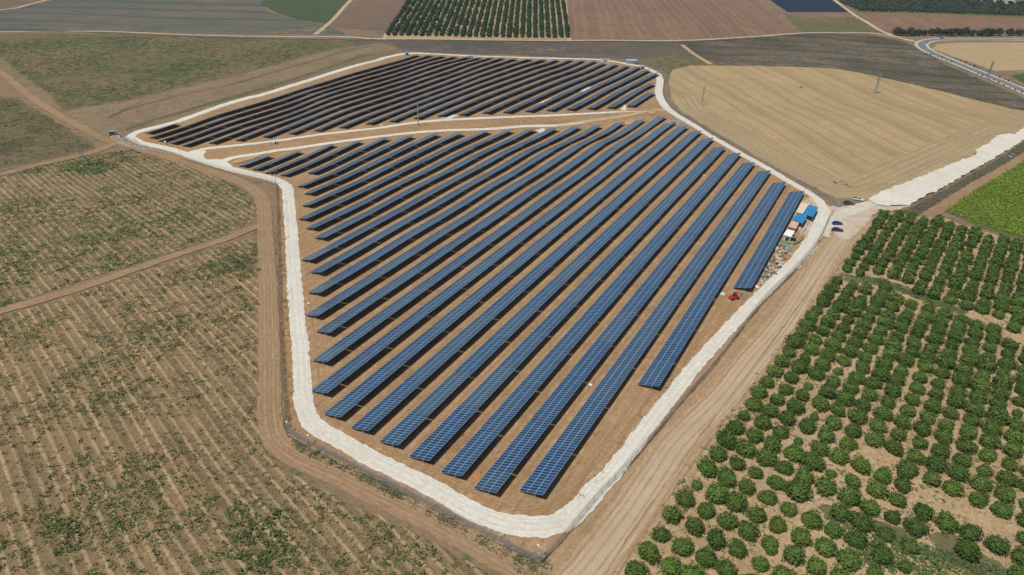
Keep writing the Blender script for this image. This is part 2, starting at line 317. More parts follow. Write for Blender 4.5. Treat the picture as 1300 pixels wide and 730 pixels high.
def sheet(name, px, mat, layer, cell=8.0, jit=.4, jscale=.25, world=False, hump=None):
    pts = [Vector(p).to_2d() if world else at(*p).to_2d() for p in px]
    ring = []
    for a, b in zip(pts, pts[1:]+pts[:1]):
        L = (b-a).length; k = max(1, int(L/max(1.2, cell/4)))
        nrm = Vector((-(b-a).y, (b-a).x)).normalized()
        for j in range(k):
            p = a.lerp(b, j/k)
            p = p+nrm*(nz(p.x, p.y, jscale, 1)*jit*1.2+nz(p.x, p.y, jscale*4, 2)*jit*.8)
            ring.append(p)
    n = len(ring); xs = [p.x for p in ring]; ys = [p.y for p in ring]
    gx = np.arange(min(xs), max(xs), cell); gy = np.arange(min(ys), max(ys), cell)
    X, Y = np.meshgrid(gx, gy); X = X.ravel()+cell*.31; Y = Y.ravel()+cell*.17
    ins = np.zeros(len(X), bool); ax = np.array(xs); ay = np.array(ys)
    for i in range(n):
        x1, y1, x2, y2 = ax[i], ay[i], ax[i-1], ay[i-1]
        c = ((y1 > Y) != (y2 > Y)); c &= X < (x2-x1)*(Y-y1)/((y2-y1) if y2 != y1 else 1e-9)+x1
        ins ^= c
    vs = ring+[Vector((a, b)) for a, b in zip(X[ins], Y[ins])]
    r = delaunay_2d_cdt(vs, [], [list(range(n))], 1, 1e-4)
    V = np.array([(v.x, v.y) for v in r[0]]); z = TZ(V[:, 0], V[:, 1])+LAYER*layer
    if hump is not None: z = z+np.array([hump(x, y) for x, y in V])
    m = MB(); m.v = [(a, b, c) for (a, b), c in zip(V, z)]
    for f in r[2]:
        p = [V[i] for i in f[:3]]
        ccw = (p[1][0]-p[0][0])*(p[2][1]-p[0][1])-(p[1][1]-p[0][1])*(p[2][0]-p[0][0]) > 0
        m.f.append(tuple(f) if ccw else tuple(reversed(f)))
    o = m.build(name, mat, smooth=True); tag(o, kind='structure'); return o
def ribbon(name, px, mat, layer, width, jit=.3, step=1.5, across=4, closed=False, world=False, hump=None):
    P = []
    for i, p in enumerate(px):
        q = Vector((p[0], p[1], 0)) if world else at(p[0], p[1]); wd = p[2] if len(p) > 2 else width
        P.append((q.x, q.y, wd))
    if closed: P = P+[P[0]]
    C = catmull(P, step); m = MB(); n = len(C); vs = []
    for i, c in enumerate(C):
        a = C[max(i-1, 0)]; b = C[min(i+1, n-1)]
        if closed and i in (0, n-1): a, b = C[-2], C[1]
        t = Vector((b[0]-a[0], b[1]-a[1])).normalized(); nn = Vector((-t.y, t.x))
        for k in range(across+1):
            s = k/across*2-1; off = s*c[2]/2
            x, y = c[0]+nn.x*off, c[1]+nn.y*off
            if k in (0, across):
                j = jit*(nz(x, y, .2, 3+k)*.6+nz(x, y, .7, 5)*.8+nz(x, y, 1.8, 6)*.5); x += nn.x*j*s; y += nn.y*j*s
            vs.append((x, y, s))
    A = np.array(vs); z = TZ(A[:, 0], A[:, 1])+LAYER*layer
    if hump: z = z+np.array([hump(*v) for v in vs])
    m.v = [(a, b, c) for (a, b, _), c in zip(vs, z)]
    w1 = across+1
    for i in range(n-1):
        for k in range(across): m.f.append((i*w1+k, (i+1)*w1+k, (i+1)*w1+k+1, i*w1+k+1))
    # face up
    if m.f:
        a, b, c = (Vector(m.v[j]) for j in m.f[len(m.f)//2][:3])
        if (b-a).cross(c-a).z < 0: m.f = [tuple(reversed(f)) for f in m.f]
    o = m.build(name, mat, smooth=True); tag(o, kind='structure'); return o

def off_path(base, off, step=2.0, closed=False):
    P = [at(p[0], p[1]) for p in base]; C = catmull([(p.x, p.y, 0) for p in (P+[P[0]] if closed else P)], step); out = []
    for i, c in enumerate(C):
        a = C[max(i-1, 0)]; b = C[min(i+1, len(C)-1)]; t = Vector((b[0]-a[0], b[1]-a[1])).normalized(); out.append((c[0]-t.y*off, c[1]+t.x*off))
    return out

# ------------------------------------------------------------------ the ground sheet to the horizon
def ground():
    def axis(lo, hi, c0, c1, fine, grow):
        a = list(np.arange(c0, c1, fine)); s = fine; x = c1
        while x < hi: a.append(x); s *= grow; x += s
        a.append(hi); s = fine; x = c0
        while x > lo: s *= grow; x -= s; a.insert(0, max(x, lo))
        return np.array(sorted(set(a)))
    xs = axis(-9000, 9000, -420, 420, 7, 1.25); ys = axis(-3000, 12000, 60, 760, 7, 1.25)
    X, Y = np.meshgrid(xs, ys); z = TZ(X.ravel(), Y.ravel())
    m = MB(); m.v = list(zip(X.ravel().tolist(), Y.ravel().tolist(), z.tolist())); k = len(xs)
    m.f = [(j*k+i, j*k+i+1, (j+1)*k+i+1, (j+1)*k+i) for j in range(len(ys)-1) for i in range(k-1)]
    tag(m.build('ground', M['base'], smooth=True), kind='structure')
ground()
S = sheet
S('field_far_left', [(-120, 14), (0, 14), (68, 0), (85, -6), (345, -6), (332, 6), (342, 15), (375, 24), (418, 33), (440, 45), (200, 41), (0, 39), (-120, 38)], M['f_blue'], 1, 14, 1.5, .05)
S('field_corner', [(-120, -8), (75, -8), (60, 0), (0, 11), (-120, 11)], M['plough2'], 2, 14, 1, .05)
S('field_green', [(330, 5), (345, -6), (452, -6), (440, 5), (414, 30), (372, 23), (345, 14)], M['f_green'], 3, 14, 2, .05)
S('field_brown', [(415, 32), (446, 5), (462, -6), (527, -6), (519, 0), (490, 40), (432, 36)], M['plough2'], 4, 14, 1, .05)
S('field_ploughed', [(716, -6), (716, 0), (727, 50), (870, 50), (1016, 42), (975, 14), (950, -6)], M['plough'], 1, 14, 1, .05)
S('field_orchard_floor', [(524, -6), (716, -6), (725, 50), (486, 49), (492, 41)], M['orchard'], 2, 14, .8, .05)
S('field_netted', [(968, -6), (1050, -6), (1080, 15.5), (1000, 15.5)], M['f_net'], 1, 12, .5, .05)
S('field_brown_strip', [(1001, 15.5), (1081, 15.5), (1086, 20.5), (1030, 23), (1010, 20)], M['plough'], 2, 12, .5, .05)
S('field_mixed', [(995, 17), (1010, 20.5), (1030, 23), (1086, 22), (1122, 41), (1060, 41), (1016, 41)], M['f_upleft'], 3, 12, 1, .05)
S('field_olive_floor', [(1055, -8), (1360, -8), (1360, 26), (1300, 22.5), (1180, 17.5), (1088, 16)], M['vineground'], 1, 14, .5, .05)
S('field_brown_east', [(1087, 17), (1180, 18.5), (1300, 23.5), (1400, 27), (1400, 40), (1300, 40), (1140, 40), (1125, 41)], M['plough'], 2, 14, .5, .05)
S('field_dark_west', [(440, 51), (485, 51), (700, 53), (862, 53), (905, 83), (848, 82), (810, 76), (700, 72), (600, 69), (520, 65), (490, 66), (455, 62)], M['f_dark2'], 1, 10, 1, .08)
S('field_dark', [(858, 52), (950, 48), (1016, 43), (1060, 42.5), (1105, 44), (1150, 53), (1166, 62), (1200, 82), (1250, 103), (1300, 125), (1400, 165), (1400, 185), (1300, 141), (1200, 117), (1110, 96), (1060, 87), (960, 83), (900, 82)], M['f_dark'], 2, 9, 2, .08)
S('field_stubble', [(852, 87), (880, 82), (960, 83), (1060, 87), (1110, 96), (1200, 117), (1300, 141), (1400, 183), (1400, 110), (1300, 164), (1240, 190), (1180, 216), (1125, 244), (1100, 252), (1062, 248), (1025, 236), (975, 209), (905, 167), (866, 143), (852, 125), (848, 104)][:13]
  + [(1340, 155), (1300, 166), (1240, 190), (1180, 218), (1125, 244), (1100, 252), (1064, 252), (1025, 234), (975, 208), (905, 166), (866, 142), (852, 125), (849, 104)][1:], M['stubble'], 3, 8, 1.0, .1) if False else \
S('field_stubble', [(852, 88), (880, 82), (960, 83), (1060, 87), (1110, 96), (1200, 117), (1300, 141), (1380, 168), (1300, 168), (1240, 195), (1180, 222), (1125, 246), (1100, 254), (1064, 252), (1025, 234), (975, 208), (905, 166), (866, 142), (852, 125), (849, 104)], M['stubble'], 3, 8, 1.0, .1)
for off, wd in ((8, 22), (1.5, 1.2), (4.5, 2.0), (9, 1.4), (13.5, 2.2), (17.5, 1.2)):
    HL = [at(*p) for p in [(1400, 150), (1300, 163), (1240, 186), (1180, 214), (1125, 240), (1095, 248), (1064, 247), (1028, 231), (978, 204), (908, 162), (869, 138), (858, 122)]]
    C_ = catmull([(p.x, p.y, 0) for p in HL], 6); o_ = []
    for i, c in enumerate(C_):
        a = C_[max(i-1, 0)]; b = C_[min(i+1, len(C_)-1)]; t_ = Vector((b[0]-a[0], b[1]-a[1])).normalized(); o_.append((c[0]+t_.y*off, c[1]-t_.x*off))
    ribbon('mown_swath' if wd < 20 else 'field_headland', o_, M['swath'] if wd < 20 else M['headland'], 4 if wd < 20 else 3.4, wd, .7, 2, 6, world=True)
S('field_wheat', [(1184, 62), (1190, 56), (1215, 54), (1400, 55), (1400, 92), (1300, 89), (1262, 90), (1240, 82), (1205, 70)], M['wheat'], 1, 9, .6, .1)
S('field_green_east', [(1282, 96), (1300, 93), (1400, 96), (1400, 130), (1300, 106)], M['f_green'], 1, 9, .6, .1)
S('field_upper_left', [(-160, 46), (0, 42), (200, 44), (430, 52), (480, 53), (425, 62), (370, 77), (300, 96), (232, 111), (150, 130), (80, 140), (62, 120), (32, 98), (0, 72), (-80, 35)][:14]+[(-160, 60)], M['f_upleft'], 1, 8, 3, .06)
S('bare_strip', [(0, 76), (32, 99), (62, 121), (80, 141), (150, 131), (232, 112), (300, 97), (370, 78), (430, 62), (485, 54), (512, 64), (480, 71), (440, 84), (350, 111), (260, 143), (190, 163), (160, 180), (140, 182), (108, 168), (60, 142), (20, 120), (-60, 70)], M['f_strip'], 2, 8, 1.5, .08)
S('field_left', [(-160, 100), (0, 122), (22, 125), (58, 146), (98, 170), (122, 188), (60, 202), (0, 214), (-160, 250)], M['f_left'], 3, 8, 1.5, .08)
S('field_mid_left', [(-160, 262), (0, 226), (60, 209), (140, 193), (165, 189), (225, 206), (288, 229), (318, 250), (326, 268), (318, 283), (290, 296), (200, 326), (100, 358), (0, 390), (-160, 440)], M['f_midleft'], 4, 8, .9, .12)
S('field_low_left', [(-160, 455), (0, 404), (100, 373), (200, 340), (290, 309), (318, 304), (330, 314), (331, 400), (329, 500), (329, 555), (338, 580), (400, 618), (480, 655), (560, 695), (640, 740), (760, 830), (-300, 830)], M['f_lowleft'], 5, 6, .7, .15)
S('verge', [(686, 716), (735, 664), (795, 599), (870, 508), (910, 459), (967, 389), (1010, 345), (1037, 312), (1056, 278), (1100, 262), (1130, 266), (1105, 274), (1085, 300), (1060, 338), (1010, 395), (940, 485), (870, 580), (785, 700), (740, 790), (560, 790)], M['verge'], 2, 6, .5, .2)
S('orchard_floor', [(785, 702), (870, 582), (940, 487), (1010, 397), (1060, 340), (1085, 302), (1105, 276), (1130, 268), (1160, 275), (1192, 275), (1250, 294), (1300, 307), (1450, 350), (1500, 820), (740, 820)], M['orchard'], 3, 6, .6, .2)
S('verge_weeds', [(1035, 642), (1060, 645), (1110, 660), (1150, 672), (1165, 690), (1150, 700), (1120, 690), (1105, 673), (1060, 664)], M['weedy'], 4, 5, 1.6, .2)
S('verge_weeds', [(1180, 680), (1215, 685), (1250, 705), (1290, 730), (1285, 748), (1230, 730), (1190, 706)], M['weedy'], 4, 5, 1.6, .2)
S('verge_weeds', [(1062, 347), (1120, 353), (1170, 372), (1230, 395), (1225, 402), (1170, 382), (1120, 364), (1065, 355)], M['weedy'], 4, 4, .9, .25)
S('vineyard_floor', [(1196, 268), (1300, 203), (1420, 130), (1500, 345), (1300, 304), (1250, 291)], M['vineground'], 4, 8, .4, .2)
S('farm_lane', [(1166, 273), (1200, 253), (1250, 223), (1300, 193), (1370, 148), (1380, 152), (1300, 204), (1197, 270), (1186, 276)], M['track'], 5, 6, .5, .2)
S('ditch', [(1146, 270), (1200, 241), (1250, 213), (1300, 181), (1370, 140), (1372, 144), (1300, 192), (1250, 221), (1200, 251), (1168, 272), (1158, 276)], M['ditch'], 6, 4, .8, .3)
SITE = [(163, 174), (186, 166), (254, 143), (332, 120), (406, 97), (478, 77), (510, 68.5), (556, 68.5), (605, 71), (700, 73.5), (762, 75), (789, 79), (813, 83), (836, 94), (841, 104), (838, 116), (841, 130), (858, 144), (895, 167), (942, 195), (1003, 230), (1036, 250), (1056, 268), (1053, 280), (1036, 312), (1009, 345), (966, 388), (909, 458), (869, 507), (794, 598), (736, 662), (708, 695), (686, 716), (634, 691), (560, 652), (505, 623), (449, 597), (392, 568), (366, 552), (360, 500), (356, 420), (353, 340), (352, 262), (350, 234), (300, 223), (223, 199), (190, 191), (166, 182)]
S('site_soil', SITE, M['site'], 7, 6, .3, .2)
S('gate_apron', [(1036, 250), (1053, 262), (1075, 262), (1104, 256), (1120, 248), (1156, 262), (1130, 269), (1110, 270), (1100, 284), (1085, 300), (1070, 308), (1060, 296), (1052, 284), (1046, 300), (1032, 322), (1012, 342), (1002, 334), (1012, 316), (1022, 300), (1010, 290), (1008, 276), (1016, 262), (1024, 252)], M['apron'], 8, 4, .7, .25)
def white_hump(x, y): return max(0, .3+.45*nz(x, y, .16, 9)+.25*nz(x, y, .45, 4))
S('limestone_road', [(1101, 254), (1114, 246.5), (1140, 235.6), (1173, 223.4), (1212, 207.2), (1238, 197.5), (1239, 190), (1254, 183), (1265, 173), (1281, 170), (1287, 172), (1300, 163), (1380, 125), (1390, 132), (1300, 178), (1283, 189), (1250, 208), (1206, 234), (1173, 251), (1151, 262), (1129, 263), (1112, 261)], M['lime'], 9, 2.5, .7, .3, hump=white_hump)
RING = [(165, 174.5), (179, 182), (199, 186), (223, 192), (242, 199), (265, 207), (289, 214), (314, 220), (339, 226), (356, 232), (364.5, 239.5), (366, 250), (367.5, 268), (370.5, 303), (372, 334), (375, 375), (378, 412), (381.5, 443), (383.5, 474), (384.7, 501), (389, 523), (398.5, 540), (422, 555), (449.4, 570), (477, 586), (505, 599), (542, 617.5), (565.5, 630), (597, 648.6), (634, 663.4, 5.6), (671, 669, 6), (699, 667.5, 6), (718, 661, 6), (736, 646, 5.6), (754, 624, 5.4), (778, 600, 4.8), (831, 530, 4.5), (858, 496, 4.4), (884, 463.5, 4.4), (932, 410, 4.4), (976, 365.5, 4.4), (1009, 332, 4.6), (1028, 309, 5), (1041, 284, 5), (1045, 266, 4.6), (1034, 250.5, 4.2), (1003, 232, 4.4), (972.5, 213.5, 4.4), (942, 196.5, 4.4), (917, 182, 4.4), (895, 169, 4.4), (873, 155, 4.8), (854, 143.5, 5), (841, 130.5, 5.4), (836, 116.5, 5.6), (838, 103, 5.6), (834.5, 94.5, 5.4), (823, 88, 5), (812, 84.3, 4.6), (801, 82.6, 4.4), (788, 80, 4), (776, 78, 4), (761, 76.2, 4), (737, 75.2, 4), (700, 74.2, 4), (650, 73, 4), (605, 71.6, 4), (556, 69.3, 4.2), (527, 68, 4.6), (511, 69, 5), (489, 73.6, 5.4), (477, 77.5, 5.4), (443, 86.3, 5.6), (406, 98, 5.6), (369, 109.5, 5.6), (332, 121, 5.6), (316, 124.5, 5.6), (285, 133.5, 5.6), (254, 144.5, 5.6), (223, 155.5, 5.6), (192, 163.5, 5.6), (173, 169, 5)]
ribbon('service_road', RING, M['lime'], 10, 5.1, .5, .7, 4, closed=True)
ribbon('service_road', [(243, 197), (249, 192.5), (258, 189.8), (277, 187.4), (314, 183.7), (364, 177.5), (401, 172), (444, 167), (477, 163.4), (514, 157.9), (551, 153.8), (594, 151.3), (645, 149), (701, 147), (744, 144.7), (786, 142.3)], M['lime'], 9, 3.8, .5)
ribbon('service_road', [(262, 205.5), (280, 206), (295, 201, 5), (320, 197), (351, 191.7), (364, 190.3), (388, 187), (401, 184.9), (444, 178.7), (477, 174.5), (514, 170.2), (551, 167), (594, 165.3), (627, 164), (664, 161), (707, 160)], M['lime'], 11, 4.2, .5)
for off, wd in ((-1.05, .55), (.75, .5), (1.9, .35)): ribbon('wheel_track', off_path(RING[4:60], off), M['limetrack'], 10.8, wd, .12, 1.5, 1, world=True)
ribbon('service_road', [(700, 160), (722, 158.5, 3.2), (742, 156, 2.4)], M['lime2'], 10.5, 4, .8)
ribbon('service_road', [(780, 142.6), (800, 142), (818, 142.5, 2.6)], M['lime2'], 9.5, 3.4, .8)
ribbon('dirt_track', [(712, 159.5), (760, 152), (800, 146), (826, 140), (845, 140)], M['dirt'], 8, 5, .6)
S('junction_gravel', [(240, 193), (252, 190), (262, 192), (258, 198), (262, 203), (285, 203), (292, 209), (300, 217), (262, 208), (240, 200)], M['lime'], 9, 3, .4, .3)
DR = [(690, 790), (745, 727), (770, 695), (803, 651), (837, 600), (865, 560), (919, 506), (955, 460), (995, 413), (1040, 343), (1062, 310), (1080, 285), (1094, 270)]
ribbon('dirt_road', DR, M['dirt2'], 3.6, 10, .9, across=6)
for off, wd in ((-4.6, .5), (-2.9, .45), (-1.2, .6), (.7, .6), (2.4, .4), (4.3, .5), (-7.2, .5), (-8.8, .4)): ribbon('wheel_rut', off_path(DR, off+.3*math.sin(off)), M['rut2'] if abs(off) < 3 else M['rut3'], 4.6, wd, .12, 1.5, 1, world=True)
ribbon('dirt_road', [(690, 790, 8), (745, 727, 7.5), (770, 695, 7), (803, 651, 7), (837, 600, 6.6), (865, 560, 6.6), (919, 506, 7), (955, 460, 7.4), (995, 413, 7), (1040, 343, 6), (1062, 310, 5.5), (1080, 285, 6), (1094, 270, 6)], M['dirt'], 4, 7, .5, across=6)
ribbon('dirt_track', [(-60, 64), (0, 92), (25, 112), (60, 137), (100, 160), (130, 176), (150, 183)], M['track'], 6, 5, .6)
ribbon('dirt_track', [(150, 181), (110, 196), (60, 207), (0, 222), (-120, 250)], M['track'], 7, 5, .6)
ribbon('dirt_track', [(138, 178, 6), (180, 190), (220, 202), (260, 215), (300, 229), (322, 241), (333, 256), (336, 280), (338, 320), (340, 360), (341, 400), (342, 450), (342, 500), (343, 535), (350, 558), (366, 574), (392, 588), (431, 605), (480, 629), (524, 650), (560, 669), (597, 689), (634, 709.6), (671, 730), (740, 765)], M['track'], 6, 6.3, .5, across=6)
ribbon('dirt_track', [(338, 284), (318, 291), (289, 303), (240, 319), (133, 356), (0, 396), (-160, 446)], M['track'], 8, 4.6, .5)
ribbon('dirt_track', [(-120, 12.5), (0, 12.5), (40, 5), (75, -5)], M['dirt'], 5, 4, .6)
ribbon('dirt_track', [(-120, 41), (0, 40.5), (130, 40), (220, 43.5), (330, 46.5), (440, 47), (490, 49.5), (700, 51.5), (868, 51.5), (950, 47), (1016, 42.2), (1060, 41.7), (1110, 42.5), (1160, 52)], M['apron'], 6, 3.6, .6)
ribbon('dirt_track', [(450, -5), (436, 10), (415, 32), (400, 44)], M['dirt'], 6, 4.5, .6)
ribbon('dirt_track', [(722, 51), (719.5, 25), (717, -5)], M['dirt'], 6, 4, .4)
ribbon('dirt_track', [(489, 50), (492, 41), (524, -5)], M['dirt'], 6, 3.4, .4)
ribbon('dirt_track', [(1051, -6), (1083, 18), (1100, 28), (1120, 40), (1148, 50), (1163, 53)], M['apron'], 6, 4.2, .6)
ribbon('dirt_track', [(866, 57), (880, 68), (903, 82)], M['sand'], 6, 4.5, .6)
ribbon('ditch', [(-40, 39.6), (110, 40.8), (220, 46), (330, 49), (480, 50.8)], M['ditch'], 7, 2.2, .8)
ribbon('ditch', [(490, 50.4), (700, 53), (866, 53.5), (940, 50)], M['f_green'], 7, 3, 1.2)
ribbon('ditch', [(845, 82.5), (905, 83), (1000, 84.5), (1060, 87), (1110, 96), (1200, 117), (1300, 141)], M['ditch'], 6, 1.6, 1.2)
for dy, wd in ((0, .8), (1.4, .7)):
    ribbon('wheel_rut', [(137, 149+dy), (160, 139+dy), (200, 128+dy), (240, 118+dy), (300, 105+dy), (350, 90+dy), (400, 76+dy), (440, 64+dy), (478, 57+dy*.6)], M['rut'], 6, wd, .2)
ribbon('wheel_rut', [(152, 141), (165, 136), (180, 129)], M['rut'], 6, .8, .2)
for off in (-10, 6): ribbon('wheel_rut', [(760+off, 760), (803+off, 690), (860+off, 608), (915+off, 533), (975+off, 455), (1030+off, 380), (1066+off, 327)], M['track'], 4.3, .5, .25)
S('verge_weeds', [(476, 70), (455, 73), (418, 87), (369, 103), (322, 117), (280, 129), (229, 144), (192, 154), (160, 166), (160, 163), (192, 151), (229, 141), (280, 126), (322, 114), (369, 100), (418, 84), (455, 70), (476, 67)], M['weedy'], 8, 5, 1, .2)
S('grass_verge', [(800, 79), (815, 76), (850, 70), (905, 76), (908, 82), (860, 88), (850, 95), (838, 88), (820, 82)], M['f_upleft'], 3, 5, 1.2, .2)
LT = [(300, 229), (322, 241), (333, 256), (336, 280), (338, 320), (340, 360), (341, 400), (342, 450), (342, 500), (343, 535), (350, 558), (366, 574), (392, 588), (431, 605), (480, 629), (524, 650), (560, 669), (597, 689), (634, 709.6), (671, 730), (740, 765)]
for off, wd in ((-2.3, .4), (-1.1, .6), (.2, .35), (1.2, .6), (2.4, .4)): ribbon('wheel_rut', off_path(LT, off), M['rut3'] if off in (-1.1, 1.2) else M['rut4'], 8.3, wd, .12, 1.5, 1, world=True)
BT = [(338, 284), (318, 291), (289, 303), (240, 319), (133, 356), (0, 396), (-160, 446)]
for off in (-.9, .9): ribbon('wheel_rut', off_path(BT, off), M['rut3'], 8.5, .45, .1, 1.5, 1, world=True)
for off, wd, a, b in ((4.3, .4, 6, 52), (6.0, .4, 8, 50), (7.4, .35, 12, 40), (5.1, .3, 20, 36)): ribbon('wheel_rut', off_path(RING[a:b], off+.2), M['rut3'] if off > 5.5 else M['rut5'], 8.4, wd, .15, 1.5, 1, world=True)
ribbon('limestone_road', [(1112, 256), (1095, 263), (1078, 269), (1062, 276), (1050, 288), (1043, 300)], M['lime2'], 9.2, 5.5, 1.2, 1.2, 4)
ribbon('dirt_road', [(1120, 262), (1104, 270), (1096, 280)], M['apron'], 8.6, 4.5, .9, 1.2, 4)
# red sandy soil patches left by the trenching
for px in ([(446, 545), (452, 536), (470, 522), (476, 525), (462, 541), (452, 552)], [(185, 173), (196, 171), (205, 174), (196, 181), (186, 180)], [(977, 226), (990, 228), (988, 231), (974, 230)],
           [(902, 219), (909, 208), (913, 209), (906, 221)], [(816, 219), (826, 210), (830, 211), (820, 222)], [(836, 221), (846, 210), (850, 213), (842, 224)], [(848, 208), (860, 199), (864, 201), (852, 211)],
           [(832, 96.5), (839, 96.5), (842, 98), (835, 99)], [(590, 605), (600, 598), (612, 604), (604, 612), (592, 612)], [(838, 155), (850, 150), (852, 154), (842, 158)], [(920, 208), (927, 201), (930, 202), (924, 210)]):
    S('red_soil_patch', px, M['rust'], 8, 2, .6, .5)
for px in ([(294, 208), (300, 204), (320, 199), (328, 198), (330, 200), (310, 206), (298, 209)], [(792, 155), (800, 152), (806, 154), (803, 159), (793, 160)], [(822, 143), (828, 141), (834, 143), (830, 146), (824, 146)]):
    S('sand_patch', px, M['sand'], 9, 2, .5, .5, hump=lambda x, y: .3)
S('limestone_patch', [(512, 85), (530, 80), (534, 82), (516, 88)], M['sand'], 9, 2, .3, .5)
for px in ([(736, 116), (746, 110), (750, 112), (740, 117)], [(684, 131), (700, 125), (703, 127), (688, 132)], [(788, 140), (792, 134), (795, 134), (795, 141)], [(560, 151), (575, 146), (582, 147), (570, 152)], [(680, 166), (690, 163), (694, 168), (686, 170)], [(480, 160), (485, 158), (486, 160)]):
    S('limestone_patch', px, M['lime'], 12, 2, .4, .5)

# air: thin even haze in one closed box round the camera and the whole scene
hb = NB('haze'); hv = hb.n('VolumePrincipled', None, Color=(.72, .86, 1.0), Density=.00006); hb.t.links.new(hv.outputs[0], hb.out.inputs['Volume'])
hz = MB(); hz.box((0, 4500, 72), (18600, 16600, 172)); tag(hz.build('haze', hb.m), 'thin bluish haze over the far fields', None, None, 'stuff')
# asphalt road with pale shoulders, a kerbed edge and painted lines
ROAD = [(1420, 50.8), (1300, 50.5), (1240, 50), (1205, 50), (1188, 50.5), (1176, 52.5), (1170, 56), (1172, 60.5), (1180, 65.5), (1192, 71), (1215, 80.5), (1250, 95), (1300, 116), (1420, 168)]
ribbon('road_shoulder', ROAD, M['shoulder'], 8, 13, .5, 3)
ribbon('asphalt_road', ROAD, M['asphalt'], 9, 7.5, .05, 3)
def off_ribbon(name, base, off, mat, layer, width):
    P = [at(*p) for p in base]; C = catmull([(p.x, p.y, 0) for p in P], 4); out = []
    for i, c in enumerate(C):
        a = C[max(i-1, 0)]; b = C[min(i+1, len(C)-1)]; t = Vector((b[0]-a[0], b[1]-a[1])).normalized()
        out.append((c[0]-t.y*off, c[1]+t.x*off))
    return ribbon(name, out, mat, layer, width, 0, 4, 1, world=True)
for off in (-3.4, 3.4): off_ribbon('road_line', ROAD, off, M['paint'], 10, .25)
off_ribbon('road_line', ROAD, 0, M['paint'], 10, .15)

# ------------------------------------------------------------------ solar panel rows
TILT = 0.292; TW = 6.5; H_LOW = .75; MOD = 1.004; GAP = .22
NEAR = [(930.6,365.1),(809.7,488.2),(659.4,623.1),(600.6,619.6),(560,599.6),(520.6,580.6),(482.2,561.3),(445.7,543.5),(410.5,525.9),(394.5,496.1),(397.3,458),(400.8,421),(387.3,400),(392.2,371.7),(392.8,345.4),(381.7,329.9),(397.7,301.6),(387.9,289.9),(379.2,278.3),(382.3,261),(384.8,245.6),(376.2,236.4),(390.3,219.7),(352,222),(334,219),(320,215),(304,211)]
FAR = [(1003.3,243),(980.9,232),(963.8,217.5),(942.3,206.7),(926.2,195.3),(906.5,187.3),(892.3,176.4),(876.3,167),(858.4,160.8),(845,157),(832.5,148.5),(807.8,153.4),(783,156.5),(753.6,159.6),(727,161),(698.5,163.4),(669,164.7),(640.6,166),(612,167),(578,169),(546,170),(515.2,172.7),(483.2,175),(450,179.5),(414.5,183),(375,192),(339,198)]
BNEAR = [(796,135),(771,137),(745,138),(719,139),(693,140),(666,141),(639,142.7),(610.7,143),(582,145.7),(553,146.7),(523,150),(493,154),(463,157),(430.6,162),(398,165.8),(365.8,169.5),(333,173.8),(298.6,178),(265,181.5),(229,184.6),(215,182),(200,179),(190,175),(185,169)]
BFAR = [(821,118),(823,106.6),(828,93.3),(818,89),(806,85.3),(791,83.4),(776.5,81.6),(763,80.3),(749,77.3),(735.8,76.6),(719.7,76),(703.7,76)]
TOPX = [150, 500, 512, 530, 545, 560, 600, 650, 703]; TOPY = [180, 74.2, 71, 69.6, 70.2, 71, 73, 74.4, 76]
def along(p): return (at(p[0], p[1], H_LOW)-X0).dot(D)
def rowpt(idx, s): q = X0+D*s-NR*(RP*(idx-3)+.1); return Vector((q.x, q.y, tz(q.x, q.y)))
tcache = {}
def table_meshes(n, posts):
    if (n, posts) in tcache: return tcache[(n, posts)]
    L = n*MOD
    m = MB(); m.box((L/2, 0, 0), (L, TW, .045))
    me = m.mesh('panel_table', M['panel']); me.materials.append(M['backsheet'])
    for p in me.polygons:
        if p.normal.z < .5: p.material_index = 1
    f = MB()
    for y in (-2.6, -1.2, 1.2, 2.6): f.box((L/2, y, -.11), (L-.1, .07, .12))
    k = max(2, round(L/4.3)+1); hc = H_LOW+TW/2*math.sin(TILT)
    xs = [.45+(L-.9)*i/(k-1) for i in range(k)]
    for i, x in enumerate(xs):
        f.box((x, 0, -.23), (.08, 4.9, .12))
        f.bar((x, 0, -.25), (x, 1.6, -.25-.0), .03, 4)
        # post (vertical in the tilted frame's space) and its brace
        up = Vector((0, -math.sin(TILT), -math.cos(TILT)))
        if not (posts and i == 0): f.bar(Vector((x, -.5, -.25)), Vector((x, -.5, -.25))+up*(hc+.35), .09, 4)
        f.bar(Vector((x, 1.4, -.25)), Vector((x, -.5, -.25))+up*1.2, .035, 4)
    pm = None
    if posts:
        pm = MB(); x = xs[0]; up = Vector((0, -math.sin(TILT), -math.cos(TILT)))
        pm.box(Vector((x, -.5, -.25))+up*((hc+.35)/2), (.16, .1, hc+.35), Matrix.Rotation(-TILT, 3, 'X'))
        pm = pm.mesh('post', M['steel'])
    tcache[(n, posts)] = (me, f.mesh('support_frame', M['steel']), pm); return tcache[(n, posts)]
def table_matrix(a, b, dt):
    """frame at the near end of a table; x runs along the row, y falls from the high to the low edge"""
    X = (b-a).normalized(); t = TILT+dt
    Y0 = (-NR*math.cos(t)-Vector((0, 0, 1))*math.sin(t)); Z = X.cross(Y0).normalized(); Y = Z.cross(X)
    c = a+NR*(TW/2*math.cos(TILT))+Vector((0, 0, H_LOW+TW/2*math.sin(TILT)))
    return Matrix(((X.x, Y.x, Z.x, c.x), (X.y, Y.y, Z.y, c.y), (X.z, Y.z, Z.z, c.z), (0, 0, 0, 1)))
ntab = 0
